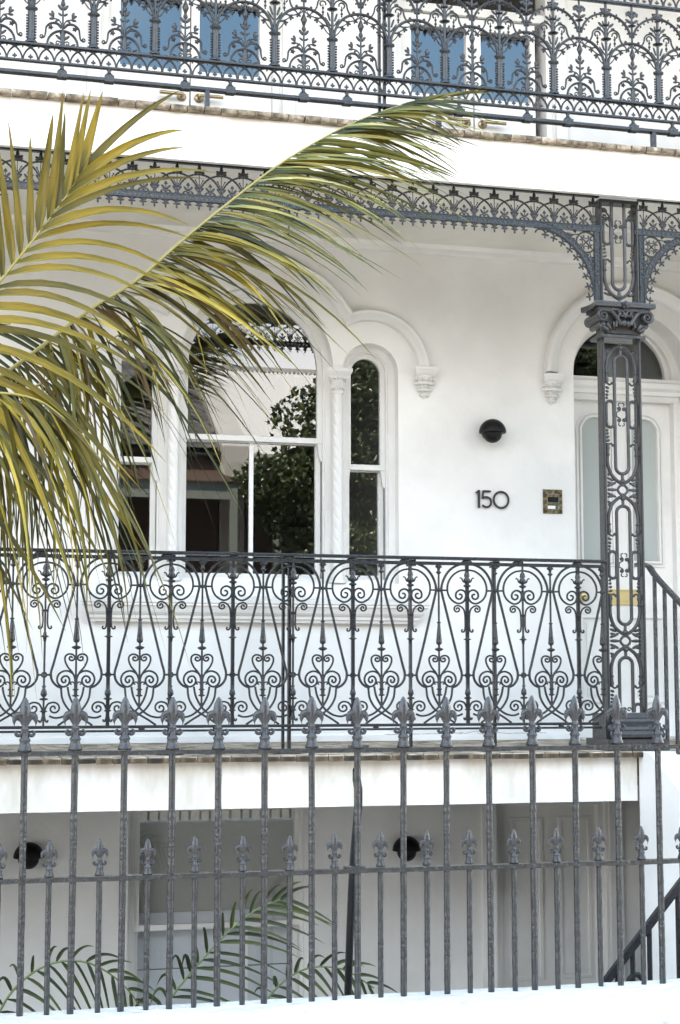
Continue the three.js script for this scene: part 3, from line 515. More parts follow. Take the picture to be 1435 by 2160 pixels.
  arch2.push(...mir((s) => [rod(spiral(s * 0.018, Yb + 0.556, 0.012, 0.003, s > 0 ? 200 : -20, s > 0 ? -140 : 320, 12), 0.0042), petal(s * h * 0.97, Yb + 0.40, 90 - s * 8, 0.05, 0.012, 0.01)]));
  const tuft = [rod([[0, Yb + 0.36], [0, Yb + 0.60]], 0.0065), disc(0, Yb + 0.475, 0.026, 0.012), ...mir((s) => [petal(0, Yb + 0.52, 90 - s * 35, 0.055, 0.02), petal(0, Yb + 0.49, 90 - s * 60, 0.05, 0.02), petal(s * 0.03, Yb + 0.53, 90 - s * 15, 0.03, 0.016), petal(0, Yb + 0.55, 90 - s * 50, 0.03, 0.014)])];
  const band = [];
  const q4 = UP / 4, yb0 = 5.030;
  for (let i = 0; i < 4; i++) { const cx = -h + (i + 0.5) * q4; band.push(rod(arc(cx, yb0 - 0.004, q4 * 0.98, 4, 176, 18, 0.086), 0.0056, { flat: 1.3 })); band.push(petal(cx + q4 / 2, yb0 + 0.004, 90, 0.03, 0.013), petal(cx + q4 / 2 - 0.008, yb0 + 0.01, 90, 0.014, 0.012), petal(cx + q4 / 2 + 0.008, yb0 + 0.01, 90, 0.014, 0.012), rod([[cx, Yb - 0.016], [cx, Yb - 0.034]], (t) => 0.011 - 0.0095 * t, { rad: 4, flat: 0.6 })); }
  const G = { pier: merge([...pier, ...crest]), a1: merge(arch1), fin: merge(fin), a2: merge([...arch2]), tuft: merge(tuft), band: merge(band) };
  for (let i = -2; i < 13; i++) {
    const g = sub('bay', o, [U0 + i * UP + rr(-0.002, 0.002), 0, rr(-0.003, 0.003)]); g.rotation.y = rr(-0.02, 0.02);
    part('pier', G.pier, M.iron, g); part('upper_arch', G.a2, M.iron, g);
    for (const [n, k] of [['cusped_arch', 'a1'], ['finial', 'fin'], ['leaf_tuft', 'tuft'], ['interlaced_band', 'band']]) part(n, G[k], M.iron, g).position.x = h;
  }
  part('band_top_rail', [extrude(rectShape(-0.3, 5.0, 5.110, 5.127), -0.017, 0.017, 0.004)], M.iron, o);
  part('band_bottom_rail', [extrude(rectShape(-0.3, 5.0, 5.016, 5.030), -0.013, 0.013, 0.003)], M.iron, o);
  part('top_band_rail', [extrude(rectShape(-0.3, 5.0, 5.727, 5.745), -0.017, 0.017, 0.004), extrude(rectShape(-0.3, 5.0, 5.835, 5.85), -0.017, 0.017, 0.004)], M.iron, o);
  for (let i = -2; i < 13; i++) { const t = part('top_band', G.band, M.iron, o); t.position.set(U0 + i * UP + h, 0.718, 0); }
  part('bearer', [extrude(rectShape(-0.3, 5.0, 4.943, 4.963), -0.022, 0.022, 0.003)], M.iron, o);
  for (let k = -1; k < 7; k++) for (const s of [-1, 1]) { const x = 0.845 + k * 0.6805 + s * 0.129; if (x > 4.9) continue; part('foot', [turned([[0.027, 0], [0.027, 0.016], [0.024, 0.022], [0.012, 0.032], [0.009, 0.042], [0.014, 0.048], [0.012, 0.056]], x, 4.962, 10, 0.8), bx(x - 0.026, x + 0.026, 4.94, 4.975, -0.025, 0.025)], M.iron, o); }
  for (const x of [0.16, 1.522, 2.886, 4.247]) part('post', [bx(x - 0.013, x + 0.013, 4.805, 4.944, -0.013, 0.02)], M.iron, o);
  part('stanchion', [bx(2.538, 2.550, 4.805, 5.85, -0.07, -0.04), bx(2.562, 2.576, 4.805, 5.85, -0.045, -0.02), bx(2.50, 2.62, 4.803, 4.811, -0.08, 0.0)], M.iron, o);
}

// ------------------------------------------------------------------ frieze under the upper veranda
const FP = 0.1245;
function friezeRun(name, label, x0, n, corner, dy = 0) {
  const o = thing(name, label, 'iron frieze', [0, dy, ZB], 'cast iron frieze under the upper veranda');
  const ys = 4.340;
  if (!friezeRun.G) {
    const s = [], p = [], lo = [];
    const arch = [rod(arc(0, ys - 0.002, FP * 0.985, 3, 177, 24, 0.124), 0.0052, { flat: 1.2 })];
    for (let i = 0; i < 15; i++) { const a = (20 + i * 10) * Math.PI / 180; arch.push(ball((FP - 0.006) * Math.cos(a), ys + 0.117 * Math.sin(a), 0.0036, 0.003)); }
    const crown = [petal(0, 4.466, 90, 0.05, 0.022), petal(0, 4.470, 32, 0.036, 0.018), petal(0, 4.470, 148, 0.036, 0.018), petal(0.004, 4.476, -14, 0.028, 0.015), petal(-0.004, 4.476, 194, 0.028, 0.015), ball(0, 4.476, 0.008, 0.006)];
    s.push(turned([[0.017, 0], [0.017, 0.007], [0.010, 0.01], [0.012, 0.02], [0.02, 0.035], [0.012, 0.04]], 0, ys, 6, 0.7));
    for (const k of [-1, 1]) { s.push(petal(k * 0.004, ys + 0.022, 90 - k * 40, 0.034, 0.014), rod([[k * 0.003, ys + 0.035], [k * 0.008, ys + 0.06], [k * 0.02, ys + 0.085]], 0.0028, { n: 6 }), ball(k * 0.021, ys + 0.087, 0.005)); }
    s.push(rod([[0, ys + 0.03], [0, ys + 0.118]], 0.0028), ball(0, ys + 0.062, 0.005));
    p.push(rod([[0, ys], [0, ys + 0.06]], 0.003), ball(0, ys + 0.064, 0.0062), ball(0.006, ys + 0.056, 0.005), ball(-0.006, ys + 0.056, 0.005));
    for (const k of [-1, 1]) p.push(petal(k * 0.002, ys + 0.022, 90 - k * 42, 0.036, 0.014), rod([[0, ys + 0.008], [k * 0.014, ys + 0.02], [k * 0.026, ys + 0.013], [k * 0.03, ys + 0.005]], 0.0036, { n: 9 }), ball(k * 0.024, ys + 0.012, 0.006), ball(k * 0.032, ys + 0.004, 0.0045));
    const st = rectShape(-FP / 2, FP / 2, 4.309, 4.340);
    for (let i = 0; i < 4; i++) { const cx = -FP / 2 + FP * (i + 0.5) / 4, h = new THREE.Path(); h.moveTo(cx - 0.006, 4.3245); h.lineTo(cx, 4.319); h.lineTo(cx + 0.006, 4.3245); h.lineTo(cx, 4.330); h.lineTo(cx - 0.006, 4.3245); st.holes.push(h); }
    const bead = [extrude(st, -0.007, 0.007), bx(-FP / 2, FP / 2, 4.3385, 4.344, -0.011, 0.011), bx(-FP / 2, FP / 2, 4.305, 4.3105, -0.011, 0.011)];
    const drop = (g) => { g.push(rod(arc(0, 4.284, FP / 4 - 0.004, 0, 180, 12, 0.023), 0.0044, { flat: 1.2 })); g.push(rod([[FP / 4, 4.305], [FP / 4, 4.27]], 0.0045), petal(FP / 4, 4.283, -90, 0.026, 0.013), petal(FP / 4, 4.283, 8, 0.022, 0.011), petal(FP / 4, 4.283, 172, 0.022, 0.011), ball(FP / 4, 4.284, 0.006)); return g; };
    const d2 = merge(drop([]));
    friezeRun.G = { arch: merge([...arch, ...crown]), urn: merge(s), sprig: merge(p), bead: merge(bead), drop: d2 };
  }
  const G = friezeRun.G;
  for (let i = 0; i < n; i++) {
    const g = sub('frieze_unit', o, [x0 + i * FP, 0, 0]);
    part('crested_arch', G.arch, M.iron, g); part('urn', G.urn, M.iron, g); part('sprig', G.sprig, M.iron, g).position.x = FP / 2; part('pierced_strip', G.bead, M.iron, g);
    const xx = x0 + i * FP; if (!corner.some(([a, b]) => xx > a && xx < b)) for (const e of [-FP / 4, FP / 4]) part('pendant_loop', G.drop, M.iron, g).position.x = e;
  }
  return o;
}
// corner bracket: quarter arch, from the frieze strip down to the capital; built for the column at x = 0 on its left side
function bracketParts(o, cx, dir) {
  const g = sub('corner_bracket', o, [cx, 0, 0]); if (dir < 0) g.scale.x = 1; else g.scale.x = -1;
  const e = -0.129, rx = 0.406, ry = 0.445, yc = 3.892, xc = e - rx;      // ellipse centre
  const P = (a, k = 0) => [xc + (rx + k) * Math.sin(a), yc + (ry + k) * Math.cos(a)];
  const band = new THREE.Shape(), N = 36; for (let i = 0; i <= N; i++) { const [x, y] = P(i / N * Math.PI / 2, 0); i ? band.lineTo(x, y) : band.moveTo(x, y); } for (let i = N; i >= 0; i--) { const [x, y] = P(i / N * Math.PI / 2, -0.032); band.lineTo(x, y); }
  for (let i = 1; i < 22; i++) { const [x, y] = P(i / 22 * Math.PI / 2, -0.016), h = new THREE.Path(); h.moveTo(x - 0.006, y); h.lineTo(x, y - 0.006); h.lineTo(x + 0.006, y); h.lineTo(x, y + 0.006); h.lineTo(x - 0.006, y); band.holes.push(h); }
  part('curved_strip', [extrude(band, -0.006, 0.006), rod(Array.from({ length: N + 1 }, (_, i) => P(i / N * Math.PI / 2, 0)), 0.005, { flat: 2 }), rod(Array.from({ length: N + 1 }, (_, i) => P(i / N * Math.PI / 2, -0.032)), 0.005, { flat: 2 })], M.iron, g);
  const vs = rectShape(e - 0.028, e - 0.001, 3.89, 4.309); for (let y = 3.91; y < 4.3; y += 0.031) { const h = new THREE.Path(), x = e - 0.0145; h.moveTo(x - 0.005, y); h.lineTo(x, y - 0.006); h.lineTo(x + 0.005, y); h.lineTo(x, y + 0.006); h.lineTo(x - 0.005, y); vs.holes.push(h); }
  part('upright_strip', [extrude(vs, -0.0065, 0.0065), bx(e - 0.032, e - 0.027, 3.89, 4.309, -0.011, 0.011)], M.iron, g);
  const l = [];
  for (let i = 0; i < 9; i++) {
    const a = (i + 0.62) / 9.4 * Math.PI / 2, [x, y] = P(a, -0.037), nx = -Math.sin(a), ny = -Math.cos(a), tx = Math.cos(a), ty = -Math.sin(a), hw = 0.031;
    l.push(rod(Array.from({ length: 11 }, (_, k) => { const t = k / 10 * Math.PI; return [x + tx * hw * Math.cos(t) + nx * 0.026 * (1 - Math.sin(t)), y + ty * hw * Math.cos(t) + ny * 0.026 * (1 - Math.sin(t))]; }), 0.0052, { flat: 1.2 }));
    const px = x + tx * hw + nx * 0.028, py = y + ty * hw + ny * 0.028, an = Math.atan2(ny, nx) * 180 / Math.PI; for (const k of [-82, 0, 82]) l.push(petal(px, py, an + k, 0.026, 0.013)); l.push(ball(px, py, 0.006));
  }
  part('pendant_loop', l, M.iron, g);
  const c = [-0.2105, 4.238], w = [rod(arc(c[0], c[1], 0.062, 0, 350, 30), 0.006, { closed: true, flat: 1.2 }), ball(c[0], c[1], 0.009)];
  for (const a of [45, 135, 225, 315]) { w.push(petal(c[0], c[1], a, 0.056, 0.012)); const t = a * Math.PI / 180; for (const k of [70, -70]) w.push(petal(c[0] + 0.03 * Math.cos(t), c[1] + 0.03 * Math.sin(t), a + k, 0.024, 0.011)); w.push(rod(arc(c[0] + 0.04 * Math.cos(t + Math.PI / 4), c[1] + 0.04 * Math.sin(t + Math.PI / 4), 0.018, a + 45 + 110, a + 45 + 250, 8), 0.0032)); }
  part('wheel', w, M.iron, g);
  const v = []; for (const [x, y, a] of [[-0.29, 4.275, 170], [-0.31, 4.272, 215], [-0.285, 4.262, 245], [-0.36, 4.292, 190], [-0.275, 4.29, 120], [-0.175, 4.155, -60], [-0.18, 4.16, -110], [-0.165, 4.13, -90], [-0.19, 4.165, 200], [-0.16, 4.09, -95], [-0.165, 4.10, -60]]) v.push(petal(x, y, a, 0.052, 0.022, 0.01)); v.push(rod([[-0.25, 4.285], [-0.32, 4.28], [-0.4, 4.295]], 0.0035, { n: 8 }), rod([[-0.19, 4.18], [-0.172, 4.12], [-0.162, 4.04]], 0.0035, { n: 8 }));
  part('vine_leaf', v, M.iron, g);
}
const CX = 4.011, CL = -0.052;
{
  const f = friezeRun('iron_frieze', 'long run of crested cast iron frieze between palm and column', 3.8485 - 30 * FP, 31, [[3.42, 4], [-1, 0.5]]);
  part('top_bar', [bx(0.06, 3.884, 4.514, 4.532, -0.012, 0.012)], M.iron, f);
  bracketParts(f, CX, -1); bracketParts(f, CL, 1);
  const r = friezeRun('iron_frieze', 'short run of crested cast iron frieze right of the column', 4.1735, 11, [[4, 4.62]]);
  part('top_bar', [bx(4.138, 5.74, 4.514, 4.532, -0.012, 0.012)], M.iron, r);
  bracketParts(r, CX, 1);
}
{
  const u = friezeRun('iron_frieze', 'cast iron frieze of the upper veranda, seen mirrored in the upper French doors', 3.8485 - 30 * FP, 40, [], 2.70);
  part('top_bar', [bx(0.06, 5.0, 4.514, 4.532, -0.012, 0.012)], M.iron, u);
}
{
  const o = thing('hanging_ball', 'small dark ball on a rod hanging under the iron frieze', 'pendant', [2.003, 0, ZB - 0.03]);
  part('ball', [ball(0, 4.255, 0.03).toNonIndexed(), new THREE.SphereGeometry(0.031, 16, 12).translate(0, 4.255, 0)], M.iron, o);
  part('rod', [turned([[0.005, 4.34], [0.008, 4.29], [0.016, 4.285], [0.008, 4.278]], 0, 0, 8), turned([[0.012, 4.228], [0.005, 4.215], [0.004, 4.18], [0.007, 4.172], [0.001, 4.162]], 0, 0, 8), rod([[0, 4.34], [0, 4.64]], 0.004)], M.iron, o);
}

// ------------------------------------------------------------------ openwork column
{
  const o = thing('iron_column', 'tall openwork cast iron veranda column with scrolled capital', 'column', [CX, 0, ZB - 0.03]);
  const D = 0.03;
  part('pedestal', [bx(-0.178, 0.19, 1.259, 1.325, -0.16, 0.16), runMould(-0.165, 0.176, [[1.325, -0.1], [1.325, 0.135], [1.335, 0.148], [1.352, 0.152], [1.37, 0.146], [1.38, 0.13], [1.395, 0.122], [1.402, 0.112], [1.41, 0.112], [1.425, 0.118], [1.438, 0.112], [1.446, 0.095], [1.472, 0.088], [1.472, -0.1]], 0.75), bx(-0.15, 0.16, 1.32, 1.47, -0.13, 0.06)], M.column, o);
  {   // raised foundry lettering on the pedestal
    const c = document.createElement('canvas'); c.width = 512; c.height = 96; const x = c.getContext('2d'); x.fillStyle = '#000'; x.fillRect(0, 0, 512, 96); x.fillStyle = '#fff'; x.font = 'bold 40px sans-serif'; x.fillText('CHUBB & SON', 150, 40); x.fillText('WAVERLEY', 170, 86);
    const t = new THREE.CanvasTexture(c), m = M.column.clone(); m.bumpMap = t; m.bumpScale = 0.004; m.map = null;
    const g = new THREE.PlaneGeometry(0.36, 0.062); const p = new THREE.Mesh(g, m); p.name = 'foundry_plate'; p.position.set(0.006, 1.292, 0.1625); p.castShadow = p.receiveShadow = true; o.add(p);
  }
  for (const s of [-1, 1]) part('side_flange', [bx(s * 0.116 - 0.008, s * 0.116 + 0.008, 1.472, 3.664, -0.034, D + 0.006), bx(s * 0.116 - 0.008, s * 0.116 + 0.008, 3.872, 4.50, -0.034, D + 0.006), rod([[s * 0.116, 1.475], [s * 0.116, 3.66]], 0.006, { z: D + 0.008, rad: 6 }), rod([[s * 0.116, 3.875], [s * 0.116, 4.5]], 0.006, { z: D + 0.008, rad: 6 })], M.column, o);
  part('head_plate', [bx(-0.126, 0.126, 4.488, 4.508, -0.034, D + 0.012)], M.column, o);
  const mirx = (f) => [...f(1), ...f(-1)];
  const tr = 0.0105;
  const loopPts = (top, bot) => { const a = 0.041; return [...arc(0, top - a, a, 180, 0, 12), ...arc(0, bot + a, a, 0, -180, 12)]; };
  const endArch = (y, s) => [ // s = -1: an arch over the top end of a loop, +1: under its lower end
    rod([[-0.092, y + s * 0.235], [-0.092, y + s * 0.15], [-0.068, y + s * 0.085], [-0.03, y + s * 0.05], [0, y + s * 0.035]].map((p) => p), tr, { n: 16 }), rod([[0.092, y + s * 0.235], [0.092, y + s * 0.15], [0.068, y + s * 0.085], [0.03, y + s * 0.05], [0, y + s * 0.035]], tr, { n: 16 }),
    rod([[0, y + s * 0.02], [0, y + s * 0.09]], 0.009), ball(0, y + s * 0.05, 0.017),
    ...mirx((k) => [disc(k * 0.092, y + s * 0.205, 0.016, 0.014), rod([[k * 0.09, y + s * 0.262], [k * 0.07, y + s * 0.272], [k * 0.058, y + s * 0.262]], 0.006, { n: 8 }), ball(k * 0.056, y + s * 0.262, 0.009), turned([[0.008, -0.02], [0.015, 0], [0.008, 0.03]], k * 0.092, y + s * 0.245, 6),
      ...[0.285, 0.308, 0.329, 0.348].map((h, i) => petal(k * 0.1, y + s * h, k > 0 ? 180 - s * 20 : s * 20, 0.028 - i * 0.003, 0.018)), petal(k * 0.1, y + s * 0.07, k > 0 ? 200 : -20, 0.05, 0.018), ball(k * 0.086, y + s * 0.09, 0.009)]),
  ];
  const knuckle = (y) => [
    ...mirx((k) => [rod([[k * 0.004, y + 0.036], [k * 0.032, y], [k * 0.004, y - 0.036]], 0.008, { n: 8 }), ...[[0.012, 22], [0.0, 0], [-0.012, -22]].map(([d, a]) => petal(k * 0.1, y + d * 1.6, k > 0 ? 180 - a : a, 0.066, 0.02)), petal(k * 0.098, y + 0.045, k > 0 ? 195 : -15, 0.05, 0.018), petal(k * 0.098, y - 0.045, k > 0 ? 165 : 15, 0.05, 0.018)]),
  ];
  const link = (y) => [
    ...mirx((k) => [rod([...arc(k * 0.072, y + 0.055, 0.024, 0, 180, 8), ...arc(k * 0.072, y - 0.055, 0.024, 180, 360, 8)], 0.0095, { closed: true }),
      ...[1, -1].flatMap((v) => [rod([...spiral(k * 0.016, y + v * 0.034, 0.004, 0.0125, 0, k * v * 420, 14), [k * 0.03, y + v * 0.012], [k * 0.031, y]], 0.0042), rod(arc(k * 0.009, y + v * 0.058, 0.0095, k > 0 ? -60 : 240, k > 0 ? 120 : 60, 8).map(([a, b]) => [a, y + v * 0.058 + (b - y - v * 0.058) * v]), 0.0038), ball(k * 0.016, y + v * 0.034, 0.0065)])]),
  ];
  const T = 3.664, B1 = 2.769, B2 = 1.886;
  const mods = [[T, B1], [B1, B2]];
  for (const [t, b] of mods) part('openwork_panel', [rod(loopPts(t - 0.095, b + 0.095), tr, { closed: true, rad: 7 }), ...endArch(t, -1), ...endArch(b, 1), ...link((t + b) / 2), ...knuckle(b)], M.column, o).position.z = D - 0.01;
  part('openwork_panel', [rod([[-0.041, 1.474], ...arc(0, B2 - 0.095 - 0.041, 0.041, 180, 0, 12), [0.041, 1.474]], tr, { rad: 7 }), ...endArch(B2, -1), ...mirx((k) => [rod([[k * 0.048, 1.474], ...arc(k * 0.072, 1.498, 0.024, 180, 0, 8), [k * 0.096, 1.474]], 0.0095), rod(spiral(k * 0.016, 1.49, 0.014, 0.004, 0, 360, 12), 0.0042)])], M.column, o).position.z = D - 0.01;
  part('openwork_panel', [rod([[-0.041, 4.49], ...arc(0, 3.965 + 0.041, 0.041, 180, 360, 12), [0.041, 4.49]], tr, { rad: 7 }), ...endArch(3.875, 1), ...link(4.318), ...mirx((k) => [petal(k * 0.1, 4.46, k > 0 ? 215 : -35, 0.04, 0.02), ball(k * 0.096, 4.44, 0.012), petal(k * 0.1, 4.42, k > 0 ? 200 : -20, 0.03, 0.016)])], M.column, o).position.z = D - 0.01;
  const bell = new THREE.CylinderGeometry(0.132 * 1.414, 0.104 * 1.414, 0.13, 4, 1).rotateY(Math.PI / 4).scale(1, 1, 0.62).translate(0, 3.755, 0);
  const bellF = bell.toNonIndexed(); bellF.computeVertexNormals();
  part('capital_bell', [bellF, extrude(rectShape(-0.142, 0.142, 3.664, 3.684), -0.09, 0.075, 0.004), bx(-0.118, 0.118, 3.682, 3.70, -0.075, 0.055)], M.column, o);
  const ab = new THREE.Shape(); ab.moveTo(-0.182, 0.108); ab.quadraticCurveTo(0, 0.07, 0.182, 0.108); ab.lineTo(0.188, 0.1); ab.quadraticCurveTo(0.155, 0, 0.188, -0.1); ab.lineTo(-0.188, -0.1); ab.quadraticCurveTo(-0.155, 0, -0.188, 0.1); ab.lineTo(-0.182, 0.108);
  part('abacus', [new THREE.ExtrudeGeometry(ab, { depth: 0.022, bevelEnabled: true, bevelSize: 0.006, bevelThickness: 0.006, bevelSegments: 2 }).rotateX(-Math.PI / 2).translate(0, 3.848, 0), new THREE.ExtrudeGeometry(ab, { depth: 0.02, bevelEnabled: false }).scale(0.88, 0.88, 1).rotateX(-Math.PI / 2).translate(0, 3.824, 0)], M.column, o);
  const vol = [];
  for (const k of [-1, 1]) {
    vol.push(rod([[k * 0.03, 3.735], [k * 0.055, 3.775], [k * 0.09, 3.812], [k * 0.125, 3.818], ...spiral(k * 0.14, 3.786, 0.034, 0.006, k > 0 ? 70 : 110, k > 0 ? -500 : 680, 26)], (t) => 0.0145 - 0.006 * t, { n: 46, z: 0.098, flat: 1.6 }));
    vol.push(new THREE.CylinderGeometry(0.034, 0.034, 0.2, 14).rotateX(Math.PI / 2).translate(k * 0.14, 3.786, -0.005), new THREE.CylinderGeometry(0.026, 0.02, 0.16, 12).rotateX(Math.PI / 2).translate(k * 0.132, 3.745, 0), new THREE.SphereGeometry(0.022, 10, 8).translate(k * 0.12, 3.722, 0.06), ball(k * 0.108, 3.71, 0.016, 0.075));
    vol.push(rod([[k * 0.06, 3.72], [k * 0.05, 3.77], [k * 0.035, 3.81], ...spiral(k * 0.024, 3.80, 0.022, 0.005, k > 0 ? 30 : 150, k > 0 ? 420 : -240, 18)], 0.0085, { n: 34, z: 0.1, flat: 1.3 }));
    for (const [x, y, a, l] of [[0.055, 3.705, 80, 0.07], [0.08, 3.70, 60, 0.07], [0.1, 3.70, 40, 0.05]]) vol.push(petal(k * x, y, k > 0 ? a : 180 - a, l, 0.024, 0.02, 0.082));
  }
  for (const k of [0, 72, 144, 216, 288]) vol.push(petal(0.0, 3.856, k + 18, 0.027, 0.02, 0.018, 0.108));
  vol.push(ball(0, 3.856, 0.012, 0.116), ball(-0.012, 3.745, 0.022, 0.1), ball(0.018, 3.742, 0.02, 0.1), petal(-0.05, 3.735, 8, 0.1, 0.026, 0.03, 0.092), petal(0, 3.77, 90, 0.045, 0.024, 0.02, 0.1));
  part('capital_scroll', vol, M.column, o);
  const c2 = o.clone(); c2.name = numbered('iron_column'); c2.position.x = CL; scene.add(c2); c2.userData = { label: 'openwork cast iron column just beyond the left end of the balustrade', category: 'column' };
}

// ------------------------------------------------------------------ street fence with fleur-de-lis finials on a white stone base
const ZF = 4.1;
{
  const o = thing('iron_fence', 'dark iron picket fence with fleur-de-lis finials on the white stone wall', 'fence', [0, 0, ZF]);
  const fleur = (h) => {   // h = height; local y = 0 at its foot
    const k = h / 0.205, z = (v) => v * k;
    const l = [turned([[z(0.001), 0], [z(0.026), 0], [z(0.027), z(0.008)], [z(0.022), z(0.018)], [z(0.018), z(0.036)], [z(0.021), z(0.04)], [z(0.022), z(0.046)], [z(0.017), z(0.052)], [z(0.014), z(0.062)], [z(0.011), z(0.078)], [z(0.016), z(0.083)], [z(0.016), z(0.087)], [z(0.011), z(0.091)], [z(0.010), z(0.105)]], 0, 0, 14)];
    const leaf = new THREE.SphereGeometry(1, 12, 10); const p = leaf.attributes.position;
    for (let i = 0; i < p.count; i++) { const y = p.getY(i), w = (y > 0 ? Math.pow(Math.max(0, 1 - y), 0.16) : 1), x = p.getX(i), zz = p.getZ(i); p.setXYZ(i, x * w * z(0.022), y * z(0.058) + z(0.147), zz * w * z(0.013) * (1 + 0.55 * Math.exp(-Math.pow(x / 0.16, 2)) * Math.sign(1))); }
    leaf.computeVertexNormals(); l.push(leaf);
    for (const s of [-1, 1]) {
      l.push(rod([[s * z(0.004), z(0.094)], [s * z(0.009), z(0.118)], [s * z(0.02), z(0.137)], [s * z(0.032), z(0.135)], [s * z(0.040), z(0.119)], [s * z(0.041), z(0.104)], [s * z(0.038), z(0.092)]], (t) => z(0.006 + 0.0115 * Math.sin(Math.min(1, t * 1.1) * Math.PI) - 0.005 * t), { n: 18, rad: 9, flat: 0.8 }));
      l.push(rod([[s * z(0.006), z(0.082)], [s * z(0.014), z(0.066)], [s * z(0.026), z(0.060)], [s * z(0.034), z(0.066)], [s * z(0.033), z(0.075)], [s * z(0.026), z(0.075)]], (t) => z(0.0075 - 0.0015 * t), { n: 12, rad: 7, flat: 1.3 }));
    }
    return merge(l);
  };
  const F1 = fleur(0.205), F2 = fleur(0.138);
  const bar = (r, y0, y1, k) => {
    const n = 26, pts = Array.from({ length: n + 1 }, (_, i) => [0.0012 * noise.noise(i * 0.35, k * 3.1, 1), y0 + (y1 - y0) * i / n]);
    return merge([rod(pts, (t) => r * (1 + 0.05 * noise.noise(t * 22, k * 5.3, 4)), { rad: 10 })]);
  };
  const B1 = [0, 1, 2, 3].map((k) => bar(0.0130, 0.405, 1.385, k)), B2 = [4, 5, 6].map((k) => bar(0.0110, 0.405, 0.915, k));
  for (let i = -6; i < 20; i++) {
    const g = sub('long_picket', o, [0.426 + i * 0.1866 + rr(-0.003, 0.003), 0, 0]);
    part('bar', B1[(i + 40) % 4], M.fence, g).rotation.y = i * 0.8; part('fleur_de_lis', F1, M.finial, g).position.y = 1.388 + rr(-0.003, 0.004);
    g.children[1].rotation.y = rr(-0.12, 0.12); g.rotation.z = rr(-0.003, 0.003);
    const s = sub('short_picket', o, [0.339 + i * 0.1866 + rr(-0.006, 0.006), 0, 0]);
    part('bar', B2[(i + 42) % 3], M.fence, s); part('fleur_de_lis', F2, M.finial, s).position.y = 0.917 + rr(-0.002, 0.003); s.children[1].rotation.y = rr(-0.15, 0.15);
  }
  const rail = (y, h, dpt) => { const n = 90, g = new THREE.BoxGeometry(4.9, h, dpt, n, 2, 2).translate(1.5, y, 0), p = g.attributes.position; for (let i = 0; i < p.count; i++) p.setY(i, p.getY(i) + 0.0016 * noise.noise(p.getX(i) * 9, y * 7, p.getZ(i) * 30)); g.computeVertexNormals(); return g; };
  part('top_rail', [rail(1.3795, 0.017, 0.036)], M.fence, o);
  part('lower_rail', [rail(0.907, 0.018, 0.036)], M.fence, o);
  part('lap_joint', [bx(1.70, 1.775, 1.389, 1.3985, -0.019, 0.019)], M.fence, o);
  part('lap_joint', [bx(1.68, 1.76, 0.9165, 0.924, -0.019, 0.019)], M.fence, o);
  const stay = new THREE.CatmullRomCurve3([[1.735, 1.30, -0.018], [1.742, 1.27, -0.05], [1.765, 1.21, -0.10], [1.80, 0.85, -0.32], [1.86, 0.30, -0.62], [1.93, -0.35, -0.92], [1.98, -0.8, -0.09 - 1.0]].map((p) => new THREE.Vector3(...p)));
  part('back_stay', [new THREE.TubeGeometry(stay, 40, 0.017, 8)], M.iron, o);
}
{
  const w = thing('fence_wall', 'low white painted stone wall under the iron fence', 'wall', [0, 0, 0]);
  const nx = 420, prof = [[-1.3, 3.985], [0.2, 3.985], [0.392, 3.987], [0.405, 3.995], [0.410, 4.02], [0.411, 4.07], [0.412, 4.12], [0.411, 4.18], [0.410, 4.24], [0.405, 4.30], [0.396, 4.345], [0.376, 4.378], [0.35, 4.398], [0.31, 4.41], [0.26, 4.416], [0.2, 4.42], [0.12, 4.42], [0.0, 4.42], [-0.02, 4.42]];
  const pos = [], idx = [], m = prof.length;
  for (let i = 0; i <= nx; i++) { const x = -2 + 7.5 * i / nx; prof.forEach(([y, z], k) => { const rough = k < 3 || k > m - 3 ? 0 : 0.003 + 0.013 * THREE.MathUtils.smoothstep(z, 4.15, 4.38); const q = rough * (noise.noise(x * 3.1, y * 4, z * 6) + 0.6 * noise.noise(x * 8, y * 9, z * 14 + 4) + 0.4 * noise.noise(x * 19, y * 20, z * 30)); const f = THREE.MathUtils.smoothstep(z, 4.30, 4.42); pos.push(x, y + q * (1 - 0.7 * f), z + q * f); }); }
  for (let i = 0; i < nx; i++) for (let k = 0; k < m - 1; k++) { const a = i * m + k; idx.push(a, a + 1, a + m + 1, a, a + m + 1, a + m); }
  const g = new THREE.BufferGeometry(); g.setAttribute('position', new THREE.Float32BufferAttribute(pos, 3)); g.setIndex(idx); g.computeVertexNormals();
  const uv = []; for (let i = 0; i <= nx; i++) { let l = 0; prof.forEach(([y, z], k) => { if (k) l += Math.hypot(y - prof[k - 1][0], z - prof[k - 1][1]); uv.push(-2 + 7.5 * i / nx, l); }); }
  g.setAttribute('uv', new THREE.Float32BufferAttribute(uv, 2)); part('coping', g, M.stone, w);
}

// ------------------------------------------------------------------ front steps and handrails
{
  const o = thing('front_steps', 'cream painted front steps with a sloping side wall beside the column', 'steps', [0, 0, 0]);
  const cheek = (x0, x1) => { const s = new THREE.Shape(); [[1.80, -1.3], [3.98, -1.3], [3.98, 0.22], [1.93, 1.252], [1.80, 1.252]].forEach(([z, y], i) => i ? s.lineTo(-z, y) : s.moveTo(-z, y)); return new THREE.ExtrudeGeometry(s, { depth: x1 - x0, bevelEnabled: true, bevelSize: 0.004, bevelThickness: 0.004, bevelSegments: 1 }).rotateY(Math.PI / 2).translate(x0, 0, 0); };
  part('side_wall', [cheek(4.034, 4.30)], M.wall, o);
  part('side_wall', [cheek(5.5, 5.74)], M.wall, o);
  for (let i = 0; i < 7; i++) part('tread', [bx(4.308, 5.492, -0.2, 1.08 - i * 0.17, 1.87 + i * 0.3, 2.168 + i * 0.3)], M.stone, o);
}
